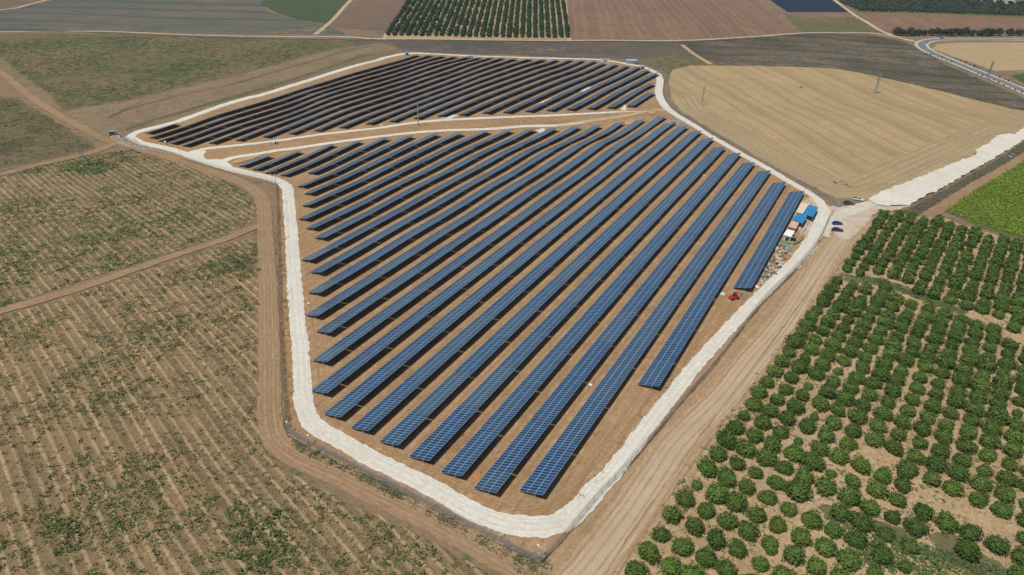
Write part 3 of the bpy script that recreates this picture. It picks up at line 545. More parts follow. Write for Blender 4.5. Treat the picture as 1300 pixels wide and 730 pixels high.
def solar_row(idx, s0, s1, label, group, front):
    global ntab
    base = rowpt(idx, s0); root = thing('solar_panel_row', label, 'solar panels', base, 0, group)
    inv = Matrix.Translation(-base); Lt = 21*MOD+GAP; L = s1-s0
    n = int((L+GAP+.8)//Lt); rem = L-n*Lt; k = int(round(rem/MOD))
    segs = []; s = s0
    if k >= 3: segs.append((s, k)); s += k*MOD+GAP
    elif k > 0 and n: segs.append((s, 21+k)); s += (21+k)*MOD+GAP; n -= 1
    for i in range(n): segs.append((s, 21)); s += Lt
    for j, (s, k) in enumerate(segs):
        a, b = rowpt(idx, s), rowpt(idx, s+k*MOD)
        me, fr, pm = table_meshes(k, front and j == 0)
        mw = table_matrix(a, b, rnd.gauss(0, .014))
        t = put('panel_table', me, root, mw=inv @ mw); ntab += 1
        put('support_frame', fr, t)
        if pm: put('post', pm, t)
for i in range(27):
    s0, s1 = along(NEAR[i]), along(FAR[i])
    lab = 'short row of blue solar panels rising beside the blue-roofed site yard' if i == 0 else \
          'blue solar panel row whose near end reaches lowest, beside the white corner bend' if i == 2 else \
          'shortest blue solar panel row, at the far left tip of the near block' if i == 26 else \
          f'blue solar panel row, {ordn(i+1)} from the site yard in the near block'
    solar_row(i+1, s0, s1, lab, 'solar panel rows of the near block', True)
for i in range(24):
    s0 = along(BNEAR[i]); idx = i+14
    if i < 12: s1 = along(BFAR[i])
    else:
        s1 = s0+20
        while True:
            q = rowpt(idx, s1)+Vector((0, 0, H_LOW)); x, y, _ = pix(q)
            if x > 703 or y < np.interp(x, TOPX, TOPY) or s1 > 640: break
            s1 += 1
    lab = 'shortest solar panel row of the far block, by the white road bend' if i == 0 else \
          'outermost solar panel row of the far block, along the left white road' if i == 23 else \
          f'dark solar panel row, {ordn(i+1)} from the right in the far block'
    solar_row(idx, s0, s1, lab, 'solar panel rows of the far block', False)
print('tables', ntab)

# ------------------------------------------------------------------ foliage
def crown_mesh(name, rx, rz, n, leaf, mat, seed, z0=.25, core=True, lumps=6):
    r = random.Random(seed); m = MB()
    L = [(Vector((math.cos(a)*rx*.46*r.uniform(.5, 1.3), math.sin(a)*rx*.46*r.uniform(.5, 1.3), rz*r.uniform(.35, .8))), rx*r.uniform(.42, .62)) for a in [2*math.pi*i/lumps+r.uniform(-.3, .3) for i in range(lumps)]]
    L.append((Vector((0, 0, rz*.6)), rx*.55))
    def rad(d):   # distance along direction d from the crown centre to the lumpy outline
        c = Vector((0, 0, rz*.45)); best = .3*rx
        for p, q in L:
            v = p-c; b = d.dot(v); disc = b*b-(v.length_squared-q*q)
            if disc > 0: best = max(best, b+math.sqrt(disc))
        return best
    c = Vector((0, 0, rz*.45))
    for i in range(n):
        z = r.uniform(-.55, 1); a = r.uniform(0, 2*math.pi); s = math.sqrt(max(0, 1-z*z)); d = Vector((s*math.cos(a), s*math.sin(a), z))
        q = rad(d)*(r.uniform(.66, 1.12)+.10*mnoise.noise(d*3.1+Vector((seed, 0, 0))))
        if r.random() < .15: q *= 1.12
        p = c+d*q
        if p.z < z0: p.z = z0+r.uniform(0, .3)
        nn = (d+Vector((r.gauss(0, .55), r.gauss(0, .55), r.gauss(.25, .5)))).normalized(); u = nn.orthogonal().normalized()
        u = Matrix.Rotation(r.uniform(0, 6.28), 3, nn) @ u; v = nn.cross(u); k = leaf*r.uniform(.6, 1.3)
        m.quad(p-u*k-v*k*.5, p+u*k*.3-v*k*.8, p+u*k+v*k*.5, p-u*k*.4+v*k*.8)
    if core:
        seg, rg = 10, 6; vs = []
        for j in range(rg+1):
            th = math.pi*j/rg
            for i in range(seg):
                a = 2*math.pi*i/seg; d = Vector((math.sin(th)*math.cos(a), math.sin(th)*math.sin(a), math.cos(th)))
                p = c+d*rad(d)*.72; p.z = max(p.z, z0); vs.append(p)
        m.add(vs, [(j*seg+i, (j+1)*seg+i, (j+1)*seg+(i+1) % seg, j*seg+(i+1) % seg) for j in range(rg) for i in range(seg)])
    return m
def trunk_mesh(h, r0, seed, limbs=4, spread=.8):
    r = random.Random(seed); m = MB(); m.bar((0, 0, -.15), (0, 0, h*.4), r0, 7, r0*.8)
    for i in range(limbs):
        a = 2*math.pi*i/limbs+r.uniform(-.3, .3)
        m.bar((0, 0, h*.36), (math.cos(a)*spread, math.sin(a)*spread, h), r0*.6, 5, r0*.25)
    return m
def ll(x, y, s=1.0): return Vector((x, y, 0))
# lattice of the big orchard
OA = Vector((math.sin(R(35.3)), math.cos(R(35.3)))); OB = Vector((math.sin(R(126.5)), math.cos(R(126.5))))
O0 = at(866+55/2.99, 486+385/2.99, 1.0).to_2d(); SA, SB = 6.35, 5.05
def inpoly(p, poly):
    x, y = p; c = False; n = len(poly)
    for i in range(n):
        x1, y1 = poly[i]; x2, y2 = poly[i-1]
        if (y1 > y) != (y2 > y) and x < (x2-x1)*(y-y1)/(y2-y1)+x1: c = not c
    return c
def wpoly(px): return [tuple(at(*p).to_2d()) for p in px]
OPOLY = wpoly([(788, 722), (830, 655), (874, 590), (944, 492), (1014, 402), (1046, 365), (1063, 342), (1085, 306), (1106, 280), (1128, 271), (1160, 279), (1190, 280), (1250, 299), (1300, 312), (1450, 355), (1500, 860), (700, 860)])
PATHS = [([(1060, 352), (1120, 361), (1180, 385), (1240, 408), (1330, 447)], 5.2), ([(1108, 584), (1112, 588), (1180, 636), (1240, 668), (1330, 715)], 3.4)]
PATHS = [([at(*p).to_2d() for p in a], b) for a, b in PATHS]
SPARSE = wpoly([(1035, 642), (1100, 650), (1170, 680), (1300, 715), (1330, 790), (1200, 760), (1100, 690)])
def dseg(p, a, b):
    ab = b-a; t = max(0, min(1, (p-a).dot(ab)/ab.length_squared)); return (p-a-ab*t).length
cand = []
for i in range(-12, 60):
    for j in range(-8, 60):
        p = O0+OA*SA*i+OB*SB*j
        q = (p.x, p.y)
        if not inpoly(q, OPOLY): continue
        if any(min(dseg(p, a, b) for a, b in zip(P, P[1:])) < wd*.62 for P, wd in PATHS): continue
        x, y, Z = pix((p.x, p.y, 1.2))
        if x < -20 or x > W0+60 or y > H0+40: continue
        if inpoly(q, SPARSE) and rnd.random() < .5: continue
        if rnd.random() < .006: continue
        p = p+Vector((rnd.gauss(0, .16), rnd.gauss(0, .16)))
        # the upper part of the orchard has closed hedgerows of taller trees
        up = min(1, max(0, (Z-190)/120))
        s = rnd.gauss(.96, .09)+.08*up
        if rnd.random() < .025: s *= .6
        cand.append((Z, i, j, p, s, -15 < x < W0+15 and y < H0+25))
cand.sort(key=lambda c: c[0])
near = [c for c in cand if c[5]][:300]; ns = set(id(c) for c in near); rest = [c for c in cand if id(c) not in ns]
print('orchard trees', len(cand), len(near))
crowns = [crown_mesh('crown', 2.38, 3.0, 1100, .23, M['leaf'], 100+k).mesh('crown', M['leaf']) for k in range(7)]
trunks = [trunk_mesh(1.9, .14, 50+k).mesh('trunk', M['bark']) for k in range(3)]
lanes = {}
for c in near: lanes.setdefault(c[2], []).append(c)
lk = sorted(lanes); prox = []
for a, j in enumerate(lk):
    for b, c in enumerate(sorted(lanes[j], key=lambda c: c[1])):
        Z, i, _, p, s, _v = c
        size = 'small' if s < .75 else 'large' if s > 1.12 else 'round'
        t = thing('citrus_tree', f'{size} green citrus tree, {ordn(b+1)} from bottom in the {ordn(a+1)} lane from the dirt road', 'tree', (p.x, p.y, tz(p.x, p.y)), 0, 'citrus trees of the near orchard')
        k = rnd.randrange(7); cr = put('crown', crowns[k], t); cr.rotation_euler = (0, 0, rnd.uniform(0, 6.28)); cr.scale = (s*rnd.uniform(.9, 1.1), s*rnd.uniform(.9, 1.1), s*rnd.uniform(.88, 1.12))
        tr = put('trunk', trunks[rnd.randrange(3)], t); tr.rotation_euler = (0, 0, rnd.uniform(0, 6.28))
def mass(name, label, cat, items, protos, mat, group=None):
    """many trees as one object: (x, y, scale) with random prototype and turn"""
    V = []; F = []; o = 0; P = [(np.array(m.v), m.f) for m in protos]
    for x, y, s in items:
        v, f = P[rnd.randrange(len(P))]; a = rnd.uniform(0, 6.28); c_, s_ = math.cos(a)*s, math.sin(a)*s
        w_ = np.stack([v[:, 0]*c_-v[:, 1]*s_+x, v[:, 0]*s_+v[:, 1]*c_+y, v[:, 2]*s*rnd.uniform(.88, 1.1)+tz(x, y)], 1)
        V.append(w_); F += [tuple(i+o for i in q) for q in f]; o += len(v)
    me = bpy.data.meshes.new(name); me.from_pydata(np.concatenate(V).tolist(), [], F); me.materials.append(mat)
    ob = put(name, me); tag(ob, label, cat, group, 'stuff'); return ob
def with_trunk(m, h=1.6, r=.13): m.bar((0, 0, -.2), (0, 0, h), r, 5); return m
p1 = [with_trunk(crown_mesh('c', 2.38, 3.1, 420, .32, M['leaf'], 200+k)) for k in range(4)]
mass('citrus_trees', 'farther green citrus trees of the near orchard, up to the vineyard and limestone road', 'trees', [(c[3].x, c[3].y, c[4]) for c in rest], p1, M['leaf'])
# far orchard: 28 lanes
items = []
b0, b1 = at(492, 45), at(721, 48); t0, t1 = at(523, -3), at(713.5, -3)
for k in range(28):
    u = k/27; a = b0.lerp(b1, u); b = t0.lerp(t1, u); n = int((b-a).length/4.6)
    for q in range(n):
        if rnd.random() < (.22 if (k < 14 and 5 < q) else .03): continue
        p = a.lerp(b, q/n); items.append((p.x+rnd.gauss(0, .25), p.y+rnd.gauss(0, .25), rnd.gauss(1, .13)*(1.0 if q > 1 else .95)))
p2 = [with_trunk(crown_mesh('c', 2.35, 3.3, 150, .5, M['leaf_far'], 300+k)) for k in range(3)]
mass('orchard_trees', 'square block of dark green orchard lanes beyond the far solar block', 'trees', items, p2, M['leaf_far'])
# olive grove
OL = wpoly([(1058, -7), (1068, 4), (1090, 14.5), (1180, 16), (1300, 21), (1400, 25), (1400, -7), (1300, 10), (1235, 4), (1215, -7)])
items = []; xs = [p[0] for p in OL]; ys = [p[1] for p in OL]
x = min(xs)
while x < max(xs):
    y = min(ys)
    while y < max(ys):
        if inpoly((x, y), OL): items.append((x+rnd.gauss(0, .6), y+rnd.gauss(0, .6), rnd.gauss(1, .15)))
        y += 7.5
    x += 6.2
p3 = [with_trunk(crown_mesh('c', 2.9, 4.2, 110, .6, M['leaf_olive'], 400+k)) for k in range(3)]
mass('olive_trees', 'wide grey green olive grove along the upper right edge', 'trees', items, p3, M['leaf_olive'])
print('olive', len(items))
# windbreak
dark = [crown_mesh('crown', 4.3, 7.0, 520, .55, M['leaf_dark'], 500+k, .5).mesh('crown', M['leaf_dark']) for k in range(5)]
dtr = trunk_mesh(4.5, .3, 9, 5, 1.8).mesh('trunk', M['bark'])
wx = [1138, 1146, 1155, 1163, 1172, 1181, 1189, 1198, 1207, 1216, 1224, 1233, 1242, 1251, 1258, 1267, 1281, 1292, 1302]
for k, x in enumerate(wx):
    p = at(x, 45.3+.4*rnd.uniform(-1, 1)); s = rnd.uniform(.85, 1.15)*(1.12 if k in (13,) else 1)*(.9 if k > 14 else 1)
    t = thing('windbreak_tree', f'dark bushy tree, {ordn(k+1)} from the left in the windbreak beside the road', 'tree', p, 0, 'windbreak trees beside the road')
    c = put('crown', dark[k % 5], t); c.rotation_euler = (0, 0, rnd.uniform(0, 6)); c.scale = (s, s, s*rnd.uniform(.9, 1.1)); put('trunk', dtr, t)
# roadside shrubs, both sides of the road
sh = [crown_mesh('crown', .95, 2.6, 90, .3, M['leaf_dark'], 600+k, .3).mesh('crown', M['leaf_dark']) for k in range(3)]
strk = trunk_mesh(1.2, .08, 4, 3, .3).mesh('trunk', M['bark'])
def z4(x, y): return (1180+x/10.73, 60+y/10.73)
for side, pts in (('field', [(1176, 68.5), (1181, 70.5), z4(48, 110), z4(112, 135), z4(165, 150), z4(232, 195), z4(295, 205), z4(655, 370), z4(714, 395), z4(870, 455), z4(940, 490), z4(1008, 530), z4(1090, 560), z4(1165, 590), z4(1252, 625)]),
                  ('wheat', [z4(368, 170), z4(422, 195), z4(486, 215), z4(545, 245), z4(607, 275), z4(650, 295), z4(952, 415), z4(1028, 450), z4(1070, 470), z4(1130, 485), z4(1165, 500), z4(1207, 520), z4(1262, 540)])):
    for k, q in enumerate(pts):
        t = thing('roadside_shrub', f'small upright shrub, {ordn(k+1)} from the bend on the {"dark field" if side == "field" else "wheat field"} side of the road', 'shrub', at(*q), 0, 'shrubs planted along the road')
        c = put('crown', sh[k % 3], t); s = rnd.uniform(.5, .85); c.scale = (s, s, s); c.rotation_euler = (0, 0, rnd.uniform(0, 6)); put('trunk', strk, t)
# vineyard: leafy rows
def leafstuff(name, label, cat, pts, mat, leaf, hgt, per, spread):
    m = MB(); r = rnd
    for x, y, s in pts:
        z = tz(x, y) if len(pts) < 9000 else None
        m_ = (x, y, s)
        for _ in range(per):
            px, py = x+r.gauss(0, spread*s), y+r.gauss(0, spread*s); pz = abs(r.gauss(0, hgt*.45))*s
            nn = Vector((r.gauss(0, .7), r.gauss(0, .7), 1)).normalized(); u = Matrix.Rotation(r.uniform(0, 6.28), 3, nn) @ nn.orthogonal().normalized(); v = nn.cross(u); k = leaf*r.uniform(.5, 1.3)*s
            p = Vector((px, py, pz)); m.quad(p-u*k-v*k*.5, p+u*k*.3-v*k*.8, p+u*k+v*k*.5, p-u*k*.4+v*k*.8)
    A = np.array(m.v); c = A.reshape(-1, 4, 3).mean(1); z = np.repeat(TZ(c[:, 0], c[:, 1]), 4)+.12; A[:, 2] += z
    me = bpy.data.meshes.new(name); me.from_pydata(A.tolist(), [], m.f); me.materials.append(mat)
    o = put(name, me); tag(o, label, cat, None, 'stuff'); return o
VP = wpoly([(1198, 268), (1300, 204), (1345, 176), (1360, 322), (1300, 302), (1250, 289)])
va = Vector((math.sin(R(134.8)), math.cos(R(134.8)))); vb = Vector((va.y, -va.x)); v0 = at(1196, 268).to_2d(); pts = []
for i in range(-60, 60):
    if abs(i) > 0 and False: continue
    for j in range(-20, 220):
        p = v0+vb*(-2.7*i)+va*(.8*j)
        if inpoly((p.x, p.y), VP): pts.append((p.x, p.y, rnd.uniform(.8, 1.2)))
print('vine', len(pts))
leafstuff('grape_vines', 'bright green vineyard rows beside the farm lane on the right', 'vines', pts, M['leaf_vine'], .3, 1.4, 13, .34)
# weeds on the open ground
def scatter(px, n, thr, scale, seed, smin=.5, smax=1.4, jn=0):
    P = wpoly(px); xs = [p[0] for p in P]; ys = [p[1] for p in P]; out = []; g = 0
    while len(out) < n and g < n*60:
        g += 1; x, y = rnd.uniform(min(xs), max(xs)), rnd.uniform(min(ys), max(ys))
        if not inpoly((x, y), P): continue
        v = .55*nz(x, y, scale, seed)+.5*nz(x, y, scale*5, seed+1)
        if v < thr*.7+rnd.gauss(0, .22): continue
        a, b, Z = pix((x, y, 0))
        if a < -30 or a > W0+30 or b > H0+30: continue
        out.append((x, y, rnd.uniform(smin, smax)))
    return out
LL = [(-60, 425), (0, 406), (100, 375), (200, 342), (290, 311), (318, 306), (329, 314), (330, 400), (328, 500), (328, 555), (338, 582), (400, 622), (480, 660), (560, 700), (640, 760), (-120, 760)]
wd = scatter(LL, 5200, .12, .05, 11)+scatter([(270, 325), (300, 310), (325, 308), (330, 350), (290, 355), (262, 340)], 300, -.6, .1, 12)
wd += scatter([(290, 640), (370, 650), (380, 720), (300, 730)], 110, -.3, .15, 13, .8, 2)+scatter([(60, 660), (100, 660), (100, 700), (70, 705)], 40, -.3, .15, 14, .8, 2)
leafstuff('weeds', 'scattered green weeds over the furrowed field at lower left', 'weeds', wd, M['weed'], .2, .45, 8, .34)
wd = scatter([(-60, 242), (0, 226), (60, 209), (140, 194), (165, 190), (225, 207), (288, 231), (318, 252), (318, 283), (200, 326), (100, 358), (0, 390), (-60, 408)], 3200, .08, .04, 21, .6, 1.6)
wd += scatter([(75, 215), (90, 206), (125, 203), (150, 210), (140, 218), (110, 222)], 160, -.8, .1, 24, 1, 2)
leafstuff('weeds', 'green weeds spread over the furrowed field left of the dirt track', 'weeds', wd, M['weed'], .24, .5, 7, .4)
wd = scatter([(0, 50), (200, 46), (430, 55), (370, 75), (300, 94), (232, 109), (150, 128), (85, 137), (62, 118), (32, 96), (0, 70)], 4200, .02, .02, 31, .5, 1.3)
wd += scatter([(-20, 122), (22, 128), (58, 148), (98, 172), (118, 187), (60, 201), (-20, 216)], 1200, .15, .03, 33, .5, 1.2)
leafstuff('weeds', 'patchy green growth over the upper left fields', 'weeds', wd, M['weed'], .26, .4, 7, .6)
wd = scatter([(366, 553), (392, 567), (449, 597), (505, 623), (560, 653), (634, 692), (686, 716), (682, 726), (630, 703), (560, 664), (500, 632), (440, 602), (380, 572)], 420, -.05, .12, 41, .5, 1.4)
wd += scatter([(640, 693), (700, 715), (700, 735), (660, 735)], 50, -.5, .2, 42, .6, 1.5)
wd += scatter([(352, 235), (364, 250), (368, 330), (376, 480), (368, 540), (360, 500), (354, 330)], 220, .05, .1, 43, .5, 1.2)
leafstuff('weeds', 'low weeds growing along the foot of the perimeter fence', 'weeds', wd, M['weed2'], .17, .4, 10, .4)
wd = scatter([(790, 722), (870, 592), (944, 494), (1014, 404), (1063, 344), (1106, 282), (1190, 282), (1300, 314), (1310, 740), (790, 760)], 1500, .05, .06, 51, .5, 1.2)
wd += scatter([(1040, 655), (1090, 655), (1150, 690), (1230, 705), (1290, 735), (1180, 740), (1090, 715)], 500, -.5, .1, 52, .7, 1.6)
wd += scatter([(1064, 348), (1120, 355), (1228, 396), (1225, 401), (1120, 362)], 220, -.5, .1, 53, .6, 1.3)
leafstuff('weeds', 'weeds between the trees of the near orchard', 'weeds', wd, M['weed'], .25, .4, 8, .4)
wd = scatter([(600, 600), (700, 640), (800, 560), (900, 440), (960, 330), (1000, 240), (850, 160), (760, 165), (400, 200), (385, 400), (400, 520), (500, 580)], 900, .22, .06, 61, .3, .8)
wd += scatter([(1146, 269), (1200, 240), (1250, 212), (1300, 180), (1320, 168), (1320, 180), (1300, 193), (1250, 222), (1200, 252), (1168, 272)], 420, -.2, .1, 63, .6, 1.5)
wd += scatter([(700, 640), (740, 610), (840, 470), (860, 480), (780, 590), (730, 645)], 60, .1, .1, 64, .4, 1)
leafstuff('weeds', 'sparse weeds between the panel rows and along the ditch', 'weeds', wd, M['weed2'], .26, .4, 7, .3)
# clods and stones in the furrowed field
def stones(name, label, pts, mat, r0):
    m = MB()
    for x, y, s in pts:
        z = 0; k = r0*s; q = Matrix.Rotation(rnd.uniform(0, 6.28), 3, 'Z')
        m.box((x, y, k*.3), (k*2, k*rnd.uniform(1, 1.8), k*1.1), q, rnd.uniform(.4, .7))
    A = np.array(m.v); c = A.reshape(-1, 8, 3).mean(1); A[:, 2] += np.repeat(TZ(c[:, 0], c[:, 1]), 8)+.15
    me = bpy.data.meshes.new(name); me.from_pydata(A.tolist(), [], m.f); me.materials.append(mat); o = put(name, me); tag(o, label, 'stones', None, 'stuff')
stones('clods', 'pale clods and stones strewn over the furrowed field at lower left', scatter(LL, 4500, -.2, .05, 71, .4, 1.4), M['sand'], .17)
stones('stones', 'pale stones and offcuts lying on the soil between the panel rows', scatter([(600, 610), (680, 645), (800, 560), (900, 440), (960, 330), (1000, 240), (850, 160), (760, 165), (400, 200), (385, 400), (400, 520), (500, 580)], 1500, -.6, .06, 77, .3, 1.3), M['sand'], .16)
stones('rubble', 'pale rubble heap at the left tip of the white road', scatter([(138, 172), (150, 172), (172, 178), (196, 190), (185, 192), (150, 182)], 260, -2, .1, 72, .6, 2), M['stone'], .3)
stones('rubble', 'limestone spill along the inner edge of the right hand white road', scatter([(745, 622), (772, 592), (825, 522), (880, 455), (930, 402), (972, 358), (975, 368), (935, 412), (885, 470), (835, 530), (780, 600), (752, 630)], 420, -2, .1, 74, .3, 1.1), M['lime'], .2)
stones('rubble', 'limestone lumps along the edges of the white road', scatter([(600, 650), (690, 676), (760, 640), (700, 700), (680, 708), (620, 680), (500, 618), (400, 560), (392, 540), (480, 596)], 350, -2, .1, 73, .4, 1.2), M['stone'], .16)

# ------------------------------------------------------------------ perimeter fence
def wire_mat():
    b = NB('chain link wire'); p = b.n('BsdfPrincipled', None, Base_Color=(.32, .36, .40), Roughness=.55, Metallic=.3)
    b.t.links.new(p.outputs[0], b.out.inputs[0]); return b.m
M['wire'] = wire_mat()
M['coil'] = flat_mat('razor coil steel', (.36, .43, .50), .4, .5)
def fence(px, label, spacing=3.0, hh=2.3, own=True, dens=.42):
    P = [at(*p) for p in px]; C = catmull([(p.x, p.y, 0) for p in P], spacing); pts = [Vector((c[0], c[1], tz(c[0], c[1]))) for c in C]
    base = pts[0].copy(); t = thing('chain_link_fence', label, 'fence', base, 0, 'perimeter fence runs')
    m = MB(); out = []
    for a, b in zip(pts, pts[1:]):
        a, b = a-base, b-base; L = (b-a).length
        if L < .3: continue
        up = Vector((0, 0, 1)); n = max(2, int(L/dens)); d = (b-a)/n; wd_ = d.normalized()*.028
        for k in range(n):
            p = a+d*k; q = p+d
            m.quad(p-wd_+up*.05, p+wd_+up*.05, q+wd_+up*hh, q-wd_+up*hh); m.quad(q-wd_+up*.05, q+wd_+up*.05, p+wd_+up*hh, p-wd_+up*hh)
        for hz in (.1, hh*.5, hh, hh+.22, hh+.4):
            o = up*hz; th = up*.022; m.quad(a+o-th, b+o-th, b+o+th, a+o+th)
    m.build('wire_mesh', M['wire'], t)
    if dens < .3:
        cm = MB(); ph = 0.0
        for a, b in zip(pts, pts[1:]):
            a, b = a-base, b-base; L = (b-a).length
            if L < .3: continue
            d = (b-a).normalized(); sd = Vector((-d.y, d.x, 0)); n = int(L/.045); prev = None
            for k in range(n+1):
                t_ = ph+k*.045*2*math.pi/.42; q = a+d*(k*L/n)+Vector((0, 0, hh+.38))+(sd*math.cos(t_)+Vector((0, 0, 1))*math.sin(t_))*.34
                if prev is not None and k % 1 == 0: cm.quad(prev, q, q+d*.03+Vector((0, 0, .012)), prev+d*.03+Vector((0, 0, .012)))
                prev = q
        cm.build('razor_coil', M['coil'], t)
    pm = MB(); pm.bar((0, 0, -.1), (0, 0, hh+.1), .045, 5); pm.bar((0, 0, hh+.1), (0, .25, hh+.45), .035, 4); pme = pm.mesh('post', M['steel'])
    for p in pts[:100]: put('post', pme, t, p-base)
    if len(pts) > 100:
        r = MB()
        for p in pts[100:]: r.bar(p-base, p-base+Vector((0, 0, hh+.3)), .05, 4)
        tag(r.build('fence_posts', M['steel'], t), kind='stuff')
    return t
fence([(350, 233.5), (352, 262), (353, 300), (354, 340), (354.6, 380), (356, 420), (358, 460), (360, 500), (363, 530), (366, 551)], 'grey chain link fence between the white road and the left dirt track', dens=.22)
fence([(366, 551), (392, 566), (412, 576), (449.4, 595.4), (486, 613.8), (524, 633), (560, 651), (597, 671), (634, 689.5), (671, 709), (686, 714.5)], 'grey chain link fence with weeds at its foot, running down to the bottom corner', dens=.26)
fence([(686, 714.5), (708, 693), (736, 660), (763, 628), (795, 595), (869.5, 506), (900, 473), (966, 387), (1009, 344), (1036, 311), (1051, 281)], 'chain link fence between the white road and the broad dirt road on the right', dens=.26)
fence([(1061, 260), (1048.5, 251), (1033, 242), (1020, 233), (985, 213), (945, 190.5), (899, 165.5), (875.6, 151), (857, 139), (848.5, 130), (843, 119), (842, 107), (846.5, 96)], 'chain link fence between the white road and the mown stubble field', 3.2, dens=.6)
fence([(846.5, 96), (846, 92), (829.5, 84.7), (817, 79), (800, 76), (760, 73.4), (700, 71.6), (600, 69), (520, 65.3), (505, 65.5)], 'chain link fence along the dark field behind the far solar block', 3.6, dens=.9)
fence([(505, 65.5), (480, 72), (456, 76), (418.6, 90), (369, 105), (332, 115.5), (279, 131), (229, 147), (192, 157), (147, 170)], 'chain link fence beside the weeds on the upper left side of the far block', 4, dens=.9)
fence([(147, 170), (165, 181), (190, 192), (223, 199), (250, 209), (300, 222.5), (325, 228), (350, 233.5)], 'chain link fence below the white road at the left tip of the site', 3, dens=.6)

# ------------------------------------------------------------------ poles, pylons, lamps
def pole(px, h, label, arms, mat='wood', rz=.6, box_at=None, r=.27):
    p = at(*px); t = thing('power_pole', label, 'power pole', p, rz)
    m = MB(); m.bar((0, 0, -.3), (0, 0, h), r, 8, r*.65); m.build('shaft', M[mat], t)
    for z, L in arms:
        a = MB(); a.box((0, .12, z), (L, .12, .14)); a.bar((-L*.35, .1, z), (0, .1, z-.7), .03, 4); a.bar((L*.35, .1, z), (0, .1, z-.7), .03, 4); arm = a.build('crossarm', M['dsteel'], t)
        i = MB()
        for k in (-1, 0, 1): i.bar((k*L*.46, .12, z+.05), (k*L*.46, .12, z+.42), .07, 6, .04)
        i.build('insulators', M['ceramic'], arm)
    if box_at:
        b = MB(); b.box((.35, 0, box_at), (1.1, .5, .6)); b.build('switch_box', M['dsteel'], t)
    f = MB(); f.box((0, 0, .1), (.9, .9, .5), top=.8); f.build('footing', M['concrete'], t)
    return t
pole((890.5, 133.5), 13, 'wooden power pole in the stubble field nearest the white road bend', [(12.6, 2.2), (11.2, 1.6)], 'wood', .3, 8.6)
pole((531, 161), 14, 'grey power pole standing between the two white inner roads', [(13.6, 2.6), (12.3, 2.0)], 'steel', .9, None, .34)
pole((1244.5, 94), 9, 'slim wooden pole on the wheat side of the road', [(8.6, 1.4)], 'wood', .5, None, .18)
def lattice(px, h, w0, label, arms=3):
    p = at(*px); t = thing('lattice_pylon', label, 'pylon', p, .5); m = MB(); w1 = w0*.35; c = [(-1, -1), (1, -1), (1, 1), (-1, 1)]
    n = 8
    def q(k, i): s = (w0+(w1-w0)*k/n)/2; return Vector((c[i][0]*s, c[i][1]*s, h*k/n))
    for k in range(n):
        for i in range(4):
            m.bar(q(k, i), q(k+1, i), .12, 4); m.bar(q(k, i), q(k+1, (i+1) % 4), .06, 4); m.bar(q(k, i), q(k, (i+1) % 4), .06, 4)
    m.build('lattice_mast', M['steel'], t)
    for a in range(arms):
        z = h*(.98-.1*a); L = 2.2+(.6 if a == 1 else 0); b = MB(); b.bar((-L, 0, z), (L, 0, z), .08, 4); b.bar((-L, 0, z), (0, 0, z+.7), .04, 4); b.bar((L, 0, z), (0, 0, z+.7), .04, 4); arm = b.build('crossarm', M['steel'], t)
        i = MB()
        for s in (-1, 1): i.bar((s*L*.95, 0, z), (s*L*.95, 0, z-.7), .09, 6)
        i.build('insulators', M['ceramic'], arm)
    f = MB()
    for cc in c: f.box((cc[0]*w0/2, cc[1]*w0/2, .1), (.7, .7, .6))
    f.build('footing', M['concrete'], t)
lattice((1110.5, 119), 15, 1.6, 'grey lattice power pylon alone in the middle of the stubble field')
lattice((1252.5, 102), 15, 1.5, 'tall grey lattice pylon beside the asphalt road')
lattice((108, 211), 15, 2.2, 'faint grey lattice pylon at the left track beside green weeds', 2)
def lamp(px, h, label, name='street_lamp', arm=1.6, rz=0.0):
    t = thing(name, label, 'lamp post' if name == 'street_lamp' else 'camera pole', at(*px), rz); m = MB(); m.bar((0, 0, -.2), (0, 0, h), .09, 6, .06); m.build('post', M['steel'], t)
    a = MB(); a.bar((0, 0, h), (arm, 0, h+.35), .05, 5); hd = a.build('arm', M['steel'], t)
    b = MB(); b.box((arm+.25, 0, h+.35), (.7, .3, .14)); b.build('lamp_head' if name == 'street_lamp' else 'camera_head', M['white'] if name != 'street_lamp' else M['steel'], hd)
lamp(z4(290, 195), 9, 'grey street lamp on the road nearest the bend')
lamp((350.5, 234), 4.5, 'slim camera pole at the top of the left fence', 'camera_pole', .4, 2)
lamp((229.5, 198.5), 4.5, 'slim camera pole on the fence by the white road junction', 'camera_pole', .4, 1)
lamp((686, 715), 4.2, 'grey camera pole at the bottom corner of the fence', 'camera_pole', .8, 2.2)
lamp((366.5, 551.5), 3.4, 'grey camera pole where the left fence turns', 'camera_pole', .3, 2)
lamp((393, 567), 3.0, 'short grey camera pole beside the fence below the left bend', 'camera_pole', .3, 2)

